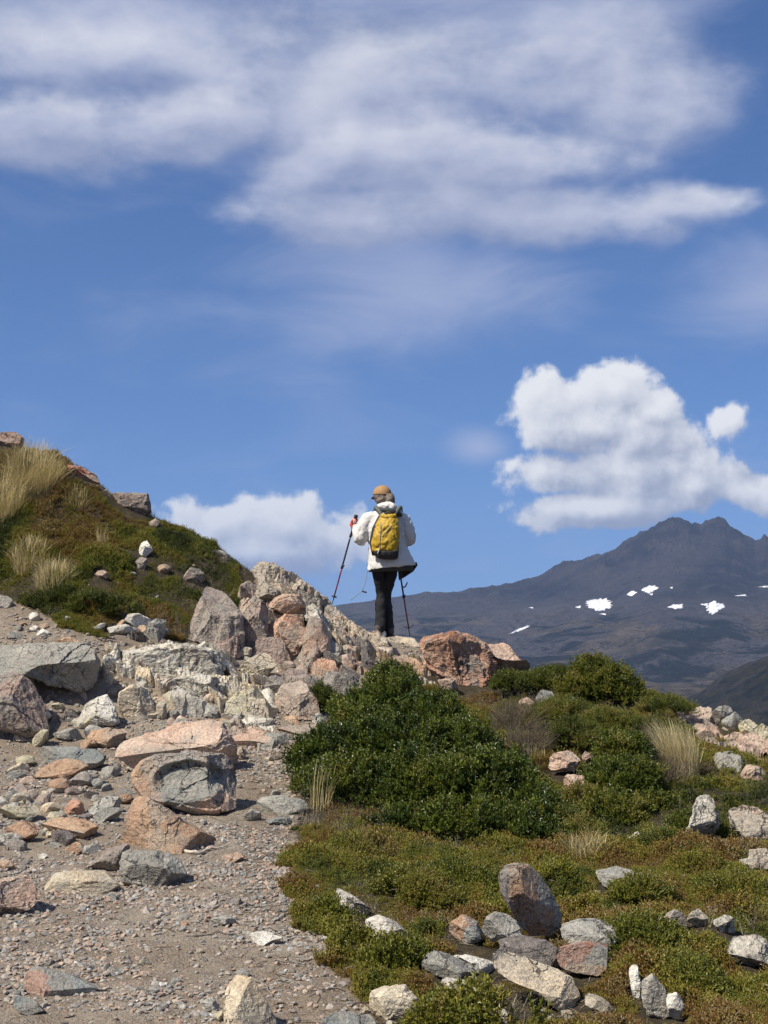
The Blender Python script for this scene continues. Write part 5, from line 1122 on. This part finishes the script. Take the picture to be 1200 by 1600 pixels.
for lab, pts, r_ in [('thin dark twig near the split red-faced stone', [(78,1507),(100,1503),(120,1490)], .006),('long straight twig across the middle of the path', [(280,1466),(320,1463),(362,1460)], .006),
  ('dark forked twig below the flat orange-pink stone', [(350,1370),(368,1383),(378,1388)], .005),('curved twig on the path left of the whitish flat stone', [(368,1424),(384,1415),(388,1403)], .006),
  ('twig running towards the heath from the whitish flat stone', [(376,1445),(410,1450),(450,1459)], .006),('twig at the path border low down', [(432,1502),(460,1506),(500,1514)], .005),
  ('dark twig right of the pale pyramid stone', [(392,1528),(414,1545),(432,1568)], .007),('short thick twig behind the pale pyramid stone', [(430,1570),(445,1573),(458,1576)], .008),
  ('twig beside the long grey stone on the path', [(320,1300),(345,1307),(375,1305)], .006),('twig under the round grey pebble', [(372,1290),(385,1300),(400,1296)], .005),
  ('long root at the upper path edge by the shrub', [(432,1172),(448,1160),(470,1150),(500,1138)], .010),('second root beside the upper path edge', [(420,1190),(440,1184),(455,1190)], .008),
  ('twig in the brown soil left of the heath border', [(390,1350),(420,1338),(455,1334)], .005),('thin twig crossing the brown soil by the border', [(400,1320),(430,1330),(458,1325)], .005),
  ('twig on the brown soil below the narrow white stone', [(470,1470),(500,1462),(530,1470)], .005),('fallen twig near the bottom of the path border', [(480,1560),(510,1545),(545,1550)], .007),
  ('dark twig lying over stones at the upper heath border', [(440,1530),(470,1540),(490,1556)], .005),('thin twig left on the lower path', [(200,1402),(222,1408),(240,1404)], .004)]:
    stick(lab, pts, r_)
# litter of tiny broken twigs on the soil near the heath
lv, lf, lf3 = tube([(-.5, 0, 0), (-.1, .03, .02), (.2, -.02, 0), (.5, .02, 0)], [.018, .016, .012, .006], 3)
LITTER = leaf_mat('twig_litter', [(0, (.06, .042, .03)), (.5, (.13, .10, .075)), (1, (.30, .25, .20))], .9, 0)
lm = mesh_np('litter', lv, [lf, lf3], LITTER, link=False).data
x, y = ground_pts(9000, -2.2, 1.0, 4.6, 13.0); vgx = veg_at(x + .35, y); k = (vgx + R2.normal(0, .25, len(x)) > .35); x, y = x[k], y[k]
rt = norm_rot(x, y, 1.0); rt[:, :2] *= .5
scatter('twig_litter', LITTER, np.stack([x, y, H(x, y) + .004], -1), rt, R2.uniform(.03, .13, len(x)), R2.random(len(x)), [lm])

# ------------------------------------------------------------------ the hiker
HK = P(602, 996, 15.1); HK = np.array([HK[0], 15.1, HK[2]])
def skin(name, verts, edges, radii, mat, parent, sub=2, disp=0, dscale=.1, root=0, vox=0):
    me = bpy.data.meshes.new(name); me.from_pydata([tuple(q) for q in verts], edges, []); me.materials.append(mat)
    o = bpy.data.objects.new(name, me); COL.objects.link(o)
    sk = o.modifiers.new('skin', 'SKIN'); sk.use_smooth_shade = True
    me.skin_vertices.new() if not me.skin_vertices else None
    for i, r in enumerate(radii):
        s = me.skin_vertices[0].data[i]; s.radius = (r, r) if not isinstance(r, tuple) else r; s.use_root = (i == root)
    if sub: m_ = o.modifiers.new('sub', 'SUBSURF'); m_.levels = m_.render_levels = sub
    if vox: m_ = o.modifiers.new('rm', 'REMESH'); m_.mode = 'VOXEL'; m_.voxel_size = vox; m_.use_smooth_shade = True
    if disp: crease(o, disp, dscale)
    if parent: o.parent = parent
    return o
_tex = {}
def crease(o, amt, sc):
    if sc not in _tex:
        t = bpy.data.textures.new('cloth_folds', 'CLOUDS'); t.noise_scale = sc; t.noise_depth = 2; t.noise_type = 'HARD_NOISE'; _tex[sc] = t
    m_ = o.modifiers.new('folds', 'DISPLACE'); m_.texture = _tex[sc]; m_.strength = amt; m_.mid_level = .35; m_.texture_coords = 'LOCAL'
def loft(rings, n=28, cap=True):
    """rings: (centre, rx, ry[, tilt z-slope along x, square exponent])"""
    V = []; an = np.arange(n) * 2 * math.pi / n
    for rg in rings:
        c, rx, ry = rg[:3]; sl = rg[3] if len(rg) > 3 else 0; e = rg[4] if len(rg) > 4 else 1.0
        ca, sa = np.cos(an), np.sin(an); ca, sa = np.sign(ca) * np.abs(ca) ** e, np.sign(sa) * np.abs(sa) ** e
        V.append(np.stack([c[0] + ca * rx, c[1] + sa * ry, c[2] + ca * rx * sl], 1))
    k = len(rings); v = np.concatenate(V); i = np.arange(k * n).reshape(k, n); j = np.roll(i, -1, 1); f = [np.stack([i[:-1], j[:-1], j[1:], i[1:]], -1).reshape(-1, 4)]
    if cap:
        v = np.concatenate([v, V[0].mean(0)[None], V[-1].mean(0)[None]]); f.append(np.concatenate([np.stack([j[0], i[0], np.full(n, k * n)], -1), np.stack([i[-1], j[-1], np.full(n, k * n + 1)], -1)]))
    return v, f
def ells(c, r, n=3):
    v, f = ico(n); return v * np.array(r) + np.array(c), f
def cat_meshes(parts):
    V, F, off = [], {}, 0
    for v, f in parts:
        for q in (f if isinstance(f, list) else [f]): F.setdefault(q.shape[1], []).append(q + off)
        V.append(v); off += len(v)
    return np.concatenate(V), [np.concatenate(q) for q in F.values()]
def remeshed(name, parts, mat, parent, vox, disp=0, dscale=.1, smooth=0):
    v, f = cat_meshes(parts); o = mesh_np(name, v, f, mat, parent=parent)
    m_ = o.modifiers.new('rm', 'REMESH'); m_.mode = 'VOXEL'; m_.voxel_size = vox; m_.use_smooth_shade = True
    if smooth: m_ = o.modifiers.new('sm', 'SMOOTH'); m_.iterations = smooth; m_.factor = .5
    if disp: crease(o, disp, dscale)
    return o
def path_tube(pts, radii, n=14):
    pts = np.asarray(pts, float); t = np.linspace(0, len(pts) - 1, (len(pts) - 1) * 4 + 1); c = np.stack([np.interp(t, range(len(pts)), pts[:, i]) for i in range(3)], 1); r = np.interp(t, range(len(pts)), radii)
    for _ in range(3): c[1:-1] = (c[:-2] + c[1:-1] * 2 + c[2:]) / 4
    v, f, f3 = tube(c, r, n); return v, [f, f3]

C_JACK = plain('off_white_jacket_cloth', (.62, .60, .55), .8, noise=.05, nscale=14); C_LIN = plain('dark_jacket_lining', (.035, .04, .038), .7)
C_TR = plain('black_trouser_cloth', (.008, .008, .009), .85, noise=.2, nscale=10); C_SHOE = plain('hiking_shoe', (.06, .05, .045), .8); C_SOLE = plain('shoe_sole', (.03, .03, .03), .9)
C_SKIN = plain('skin', (.52, .31, .23), .55); C_HAIR = plain('grey_brown_hair', (.155, .12, .09), .6, noise=.5, nscale=60, bmp=.01)
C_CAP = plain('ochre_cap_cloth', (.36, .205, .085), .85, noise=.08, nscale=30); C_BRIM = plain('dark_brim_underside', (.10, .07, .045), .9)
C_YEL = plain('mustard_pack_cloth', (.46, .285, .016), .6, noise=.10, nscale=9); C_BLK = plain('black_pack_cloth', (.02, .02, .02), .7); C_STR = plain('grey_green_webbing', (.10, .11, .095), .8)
C_GLV = plain('red_grip', (.50, .05, .035), .6); C_POLE = plain('dark_blue_pole', (.025, .022, .06), .3, spec=.6); C_POLR = plain('crimson_pole', (.22, .02, .045), .3, spec=.6); C_CORD = plain('grey_cord', (.22, .22, .21), .8)

hk = empty('person', tuple(HK), 'hiker seen from behind in an off-white jacket, black trousers and ochre cap, holding two poles', 'person')
# body: one continuous figure
jv = [(0,.02,.88),(0,.03,1.02),(0,.04,1.18),(0,.04,1.30),(0,.05,1.37),(-.02,.06,1.43),(-.03,.055,1.50),(-.035,.05,1.56),
      (-.07,.02,.82),(-.038,.09,.48),(-.056,.02,.12),(-.085,.06,.05),(-.095,.15,.035),
      (.07,.02,.82),(.002,.12,.48),(.036,.125,.12),(.05,.22,.06),(.05,.31,.045),
      (-.09,.04,1.30),(-.165,.03,1.265),(-.265,.0,1.02),(-.318,.16,1.17),(-.328,.20,1.20),
      (.10,.04,1.30),(.175,.03,1.26),(.265,.02,1.01),(.135,.24,1.06),(.105,.28,1.085)]
je = [(0,1),(1,2),(2,3),(3,4),(4,5),(5,6),(6,7),(0,8),(8,9),(9,10),(10,11),(11,12),(0,13),(13,14),(14,15),(15,16),(16,17),(3,18),(18,19),(19,20),(20,21),(21,22),(3,23),(23,24),(24,25),(25,26),(26,27)]
jr = [.13,.115,.12,.10,.055,.07,.083,.06,.062,.042,.034,.036,.03,.062,.042,.034,.036,.03,.045,.042,.034,.027,.03,.045,.042,.034,.027,.03]
body = skin('body', jv, je, jr, C_SKIN, hk)
# face: nose, ears, turned a little to the left (hidden from behind, there for other views)
fa_ = R(25); fx, fy = -math.sin(fa_), math.cos(fa_)
v, f = cat_meshes([ells((-.03 + fx * .085, .055 + fy * .085, 1.485), (.012, .016, .02), 2), ells((-.03 - fy * .083, .055 + fx * .083, 1.49), (.008, .018, .03), 2), ells((-.03 + fy * .083, .055 - fx * .083, 1.49), (.008, .018, .03), 2),
                   ells((-.03 + fx * .078, .055 + fy * .078, 1.45), (.022, .012, .007), 2)])
mesh_np('face', v, f, C_SKIN, parent=hk)
def hand(c, side, ax):
    """palm and five fingers closed round a grip at c whose axis is ax"""
    c = np.array(c); ax = np.array(ax) / np.linalg.norm(ax); out = np.cross(ax, [0, 1, 0]); out /= np.linalg.norm(out); fw = np.cross(out, ax)
    parts = [ells((0, 0, 0), (1, 1, 1), 2)]; pv = parts[0][0]; palm = c - fw * .024 + (pv[:, :1] * out * .022 + pv[:, 1:2] * fw * .013 + pv[:, 2:] * ax * .042); parts = [(palm, parts[0][1])]
    for k_, (o_, ln) in enumerate(((.030, 1.0), (.010, 1.1), (-.010, 1.04), (-.030, .85))):
        an = np.linspace(-2.3, 1.0 * ln, 6); pts = np.array([c + ax * o_ + out * side * -math.sin(a) * .026 + fw * -math.cos(a) * -.026 for a in an]); parts.append(path_tube(pts, np.linspace(.0095, .007, 6), 8))
    parts.append(path_tube([c - fw * .024 - out * side * .015 + ax * .012, c - out * side * .028 + ax * .030, c + fw * .012 - out * side * .02 + ax * .040], [.011, .010, .008], 8))
    return remeshed('hand', parts, C_SKIN, hk, .005, smooth=2)
G1 = np.array((-.333, .20, 1.235)); T1 = np.array((-.574, .42, .372)); U1 = (G1 - T1) / np.linalg.norm(G1 - T1)
G2 = np.array((.098, .30, 1.09)); T2 = np.array((.262, .30, .03)); U2 = (G2 - T2) / np.linalg.norm(G2 - T2)
hand(G1, 1, U1); hand(G2, -1, U2)
# trousers
tr = skin('trousers', [(0,.02,.92),(0,.02,.84),(-.07,.02,.76),(-.054,.05,.60),(-.038,.09,.46),(-.050,.04,.25),(-.058,.0,.035),(.065,.025,.76),(.034,.07,.60),(.002,.12,.46),(.024,.12,.25),(.042,.12,.04)],
   [(0,1),(1,2),(2,3),(3,4),(4,5),(5,6),(1,7),(7,8),(8,9),(9,10),(10,11)], [.13,.14,.098,.080,.062,.062,.070,.098,.082,.064,.062,.068], C_TR, hk, 3, .026, .11)
for s, (x, y) in ((0, (-.08, .05)), (1, (.05, .19))):
    sh = remeshed('shoe', [ells((x, y, .055), (.047, .13, .045), 3), ells((x, y - .07, .085), (.042, .05, .05), 3)], C_SHOE, hk, .008)
    v, f = loft([((x, y, .0), .045, .135), ((x, y, .025), .05, .14)], 20); mesh_np('sole', v, f, C_SOLE, parent=sh)
# jacket
torso = loft([((.068,.01,.735),.262,.185,.11),((.062,.01,.79),.248,.18,.08),((.045,.01,.88),.222,.165,.03),((.025,.015,.98),.203,.155),((.012,.02,1.08),.205,.15),((.008,.025,1.18),.215,.145),((.006,.03,1.26),.212,.128),((.004,.035,1.315),.165,.10),((0,.04,1.355),.10,.085),((-.005,.045,1.40),.07,.07)], 36)
slL = path_tube([(-.12,.03,1.27),(-.20,.02,1.24),(-.25,.0,1.12),(-.262,.0,1.03),(-.292,.09,1.10),(-.318,.165,1.18)], [.085,.085,.078,.078,.062,.047], 16)
slR = path_tube([(.12,.03,1.27),(.205,.02,1.23),(.248,.015,1.12),(.266,.03,1.02),(.21,.13,1.03),(.125,.255,1.075)], [.085,.083,.074,.070,.060,.045], 16)
jk = remeshed('jacket', [torso, slL, slR], C_JACK, hk, .010, .028, .10, smooth=2)
hood = remeshed('hood', [path_tube([(-.085,-.02,1.375),(-.05,-.07,1.392),(.01,-.105,1.395),(.075,-.110,1.378),(.135,-.075,1.348),(.168,.0,1.318)], [.022,.032,.038,.040,.034,.024], 14), ells((.02,-.07,1.405), (.085,.05,.030))], C_JACK, hk, .010, .03, .07, smooth=1)
v, f = path_tube([(-.05,-.12,1.345),(.01,-.155,1.345),(.075,-.155,1.325),(.145,-.115,1.302),(.17,-.03,1.29)], [.016,.026,.030,.026,.016], 10); mesh_np('hood_lining', v, f, C_LIN, parent=hood)
# inside of the open front, hanging lower on the right
v, f = loft([((.05,.02,.79),.235,.165,.08),((.062,.02,.715),.238,.168,.10),((.075,.03,.70),.215,.15,.04)], 30); mesh_np('jacket_lining', v, f, C_LIN, parent=jk)
fv = np.array([(.13,.10,.76),(.20,.16,.78),(.335,.07,.80),(.345,.05,.765),(.30,.10,.70),(.20,.15,.635),(.145,.13,.605)]); n_f = len(fv); fv2 = np.concatenate([fv, fv + np.array([0,.012,0])])
mesh_np('front_panel', fv2, [np.array([list(range(n_f))[::-1]]), np.array([list(range(n_f, 2 * n_f))]), np.array([(i, (i + 1) % n_f, n_f + (i + 1) % n_f, n_f + i) for i in range(n_f)])], C_LIN, parent=jk, smooth=False)
v, f = path_tube([(-.185,-.02,.74),(-.20,-.03,.62),(-.235,-.03,.50),(-.28,-.02,.46),(-.365,.0,.395)], [.0035]*5, 6); dc_ = mesh_np('drawcord', v, f, C_CORD, parent=jk)
v, f = path_tube([(-.245,-.03,.488),(-.215,-.03,.478),(-.195,-.03,.476)], [.008,.009,.006], 6); mesh_np('toggle', v, f, C_BLK, parent=jk)
# hair, cap
def strands(c, r, n, seed):
    v, f = ells(c, r, 4); d_ = v - np.array(c); a = np.arctan2(d_[:, 0], d_[:, 1]); k_ = np.sin(a * 17 + fbm(d_ * 22, 3, seed) * 6) * .006 + fbm(d_ * 30, 3, seed + 1) * .014
    return v + d_ / np.linalg.norm(d_, axis=1, keepdims=True) * k_[:, None], f
hv, hf = cat_meshes([strands((-.028,.025,1.495), (.093,.085,.085), 4, 3), strands((.045,-.035,1.455), (.052,.045,.075), 4, 5), strands((-.03,-.02,1.45), (.065,.05,.05), 4, 7)])
mesh_np('hair', hv, hf, C_HAIR, parent=hk)
av, af = ico(4); k = av[:, 2] > -.08; av = av * np.array([.101,.108,.098]); av[:, 2] = np.maximum(av[:, 2], -.006); av += np.array((-.032,.045,1.522))
sv = .0012 * np.cos(np.arctan2(av[:, 0] + .032, av[:, 1] - .045) * 6) ** 12; av[:, 2] += sv
cap = mesh_np('cap', av, af, C_CAP, parent=hk)
ba = R(38); bd = np.array([-math.sin(ba), math.cos(ba), 0]); bs = np.array([bd[1], -bd[0], 0]); V = []
for i, t in enumerate(np.linspace(0, 1, 6)):
    for s in np.linspace(-1, 1, 9): V.append(np.array((-.032,.045,1.522)) + bd * (.085 + .10 * t * (1 - .35 * s * s)) + bs * s * .078 * (1 - .25 * t) + np.array([0, 0, -.008 - .030 * t - .030 * s * s]))
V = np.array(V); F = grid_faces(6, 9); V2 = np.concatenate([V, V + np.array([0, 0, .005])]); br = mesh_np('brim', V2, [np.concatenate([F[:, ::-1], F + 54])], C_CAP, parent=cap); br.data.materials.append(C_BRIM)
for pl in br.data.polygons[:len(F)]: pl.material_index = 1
v, f = path_tube([(-.10,-.022,1.520),(-.06,-.052,1.522),(-.02,-.062,1.523),(.02,-.048,1.520),(.05,-.02,1.518)], [.006]*5, 6); mesh_np('cap_strap', v, f, C_CAP, parent=cap)

# ------------------------------------------------------------------ backpack
bp = empty('backpack', tuple(HK + np.array([.02, -.17, .85])), 'mustard yellow daypack with black bottom worn on the back of the hiker', 'backpack')
bp_off = np.array([.02, -.17, .85])
def bpm(name, vf, mat, disp=0, ds=.08, vox=0, parent=None):
    v, f = vf; o = mesh_np(name, v - bp_off, f, mat, parent=parent or bp)
    if vox: m_ = o.modifiers.new('rm', 'REMESH'); m_.mode = 'VOXEL'; m_.voxel_size = vox; m_.use_smooth_shade = True
    if disp: crease(o, disp, ds)
    return o
rings = [((.005,-.20,.90),.128,.085,0,.75),((.003,-.205,.98),.140,.100,0,.75),((.012,-.205,1.08),.138,.098,0,.8),((.022,-.20,1.17),.120,.088,0,.85),((.03,-.19,1.24),.100,.072,0,.9),((.034,-.18,1.29),.078,.055,0,1)]
bpm('pack_body', loft(rings, 32), C_YEL, .030, .06, .009)
bpm('pack_bottom', loft([((.035,-.195,.818),.075,.055,0,.8),((.022,-.20,.835),.112,.078,0,.75),((.01,-.203,.87),.131,.088,0,.75),((.006,-.204,.905),.134,.092,0,.75)], 32), C_BLK, .012, .06, .009)
bpm('roll_top', path_tube([(-.045,-.215,1.285),(.0,-.235,1.262),(.035,-.238,1.258),(.075,-.225,1.268),(.11,-.205,1.285)], [.020,.026,.024,.026,.018], 12), C_YEL, .014, .04, .007)
bpm('back_panel_side_shade', loft([((.0,-.150,.86),.140,.035,0,.8),((-.012,-.148,1.0),.156,.035,0,.8),((.002,-.148,1.15),.142,.035,0,.8),((.02,-.145,1.28),.095,.03,0,.8)], 24), C_BLK)  # black back panel, widened so its edge paints the shadow beside the pack
bpm('side_pocket', loft([((-.105,-.175,.90),.035,.06),((-.115,-.175,1.0),.034,.062),((-.105,-.175,1.08),.022,.045)], 16), C_YEL, .012, .05, .008)
for sx_, nm in ((-1, 'shoulder_strap'), (1, 'shoulder_strap')):
    x0 = .03; pts = [(x0 + sx_ * .05,-.165,1.25),(x0 + sx_ * .085,-.150,1.315),(x0 + sx_ * .115,-.108,1.362),(x0 + sx_ * .135,-.03,1.385),(x0 + sx_ * .135,.09,1.31),(x0 + sx_ * .13,.15,1.20),(x0 + sx_ * .15,.15,1.05),(x0 + sx_ * .20,.05,.95),(x0 + sx_ * .15,-.10,.92)]
    v, f = path_tube(pts, [.016,.020,.022,.022,.022,.02,.014,.008,.008], 10); bpm(nm, (v, f), C_STR)
bpm('haul_loop', path_tube([(-.005,-.165,1.285),(.01,-.185,1.318),(.05,-.185,1.318),(.065,-.165,1.285)], [.005]*4, 6), C_STR)
for pts in ([(-.06,-.292,1.02),(.01,-.305,1.10),(.075,-.285,1.18)], [(-.045,-.288,1.20),(-.05,-.30,1.08),(-.065,-.298,.93)]):
    bpm('cord', path_tube(pts, [.0035]*3, 6), C_CORD)
bpm('zip_pull', path_tube([(-.055,-.293,.945),(-.068,-.297,.905),(-.082,-.292,.872)], [.006,.006,.004], 6), C_JACK)

# ------------------------------------------------------------------ trekking poles
def pole(G, T, U, lab):
    root = empty('trekking_pole', tuple(HK + T), lab, 'trekking pole', 'trekking poles of the hiker'); L_ = np.linalg.norm(G - T)
    def seg(nm, a, b_, r0, r1, mat, n=10): v, f, f3 = tube(np.array([U * (a + (b_ - a) * t) for t in np.linspace(0, 1, 4)]), np.linspace(r0, r1, 4), n); return mesh_np(nm, v, [f, f3], mat, parent=root)
    seg('tip', -.02, .06, .003, .006, C_SOLE); seg('basket', .065, .072, .030, .030, C_BLK, 14); seg('lower_shaft', .06, .42, .0075, .0085, C_POLR)
    seg('middle_shaft', .40, .78, .0095, .0095, C_POLE); seg('upper_shaft', .76, L_ - .06, .011, .011, C_POLE)
    for a in (.41, .77):
        lk = seg('lock', a - .018, a + .018, .015, .014, C_BLK); v, f = path_tube([U * a + (.014, -.006, 0), U * (a + .02) + (.022, -.008, 0)], [.005, .004], 6); mesh_np('lever', v, f, C_BLK, parent=lk)
    seg('grip', L_ - .075, L_ + .055, .0165, .018, C_GLV, 12); seg('grip_cap', L_ + .05, L_ + .082, .023, .020, C_BLK, 12)
    g = U * (L_ + .03); sw = [g, g + (-.035, -.02, -.015), g + (-.050, -.035, -.065), g + (-.025, -.045, -.085), g + (.005, -.035, -.055), g + (.012, -.02, -.01)]
    v, f = path_tube(sw, [.009, .011, .012, .012, .011, .008], 8); mesh_np('wrist_strap', v, f, C_GLV, parent=root)
    return root
pole(G1, T1, U1, 'trekking pole planted on the ridge rocks with red strap raised in the left hand')
p2_ = pole(G2, T2, U2, 'trekking pole standing beside the right leg, its grip hidden by the jacket')
v, f = path_tube([(-.022,-.02,.56),(-.05,-.03,.50),(-.085,-.03,.515)], [.006,.008,.006], 6); mesh_np('strap_clip', v, f, C_BLK, parent=p2_)

# ------------------------------------------------------------------ haze over the far country
hz0, hz1, hzb, hzt = -27500, 27500, -440, 1150
bm = bmesh.new(); bmesh.ops.create_cube(bm, size=1); 
for q in bm.verts: q.co = Vector((hz0 + (q.co.x + .5) * (hz1 - hz0), hz0 + (q.co.y + .5) * (hz1 - hz0), hzb + (q.co.z + .5) * (hzt - hzb)))
me = bpy.data.meshes.new('haze'); bm.to_mesh(me); bm.free(); ho = bpy.data.objects.new('haze', me); COL.objects.link(ho); tag(ho, kind='stuff')
m = bpy.data.materials.new('haze'); m.use_nodes = True; t = m.node_tree; t.nodes.clear(); o = t.nodes.new('ShaderNodeOutputMaterial'); pv = t.nodes.new('ShaderNodeVolumePrincipled')
pv.inputs['Color'].default_value = (.42, .62, 1.0, 1); pv.inputs['Density'].default_value = 3.2e-5; pv.inputs['Anisotropy'].default_value = 0.1
t.links.new(pv.outputs[0], o.inputs['Volume']); me.materials.append(m)
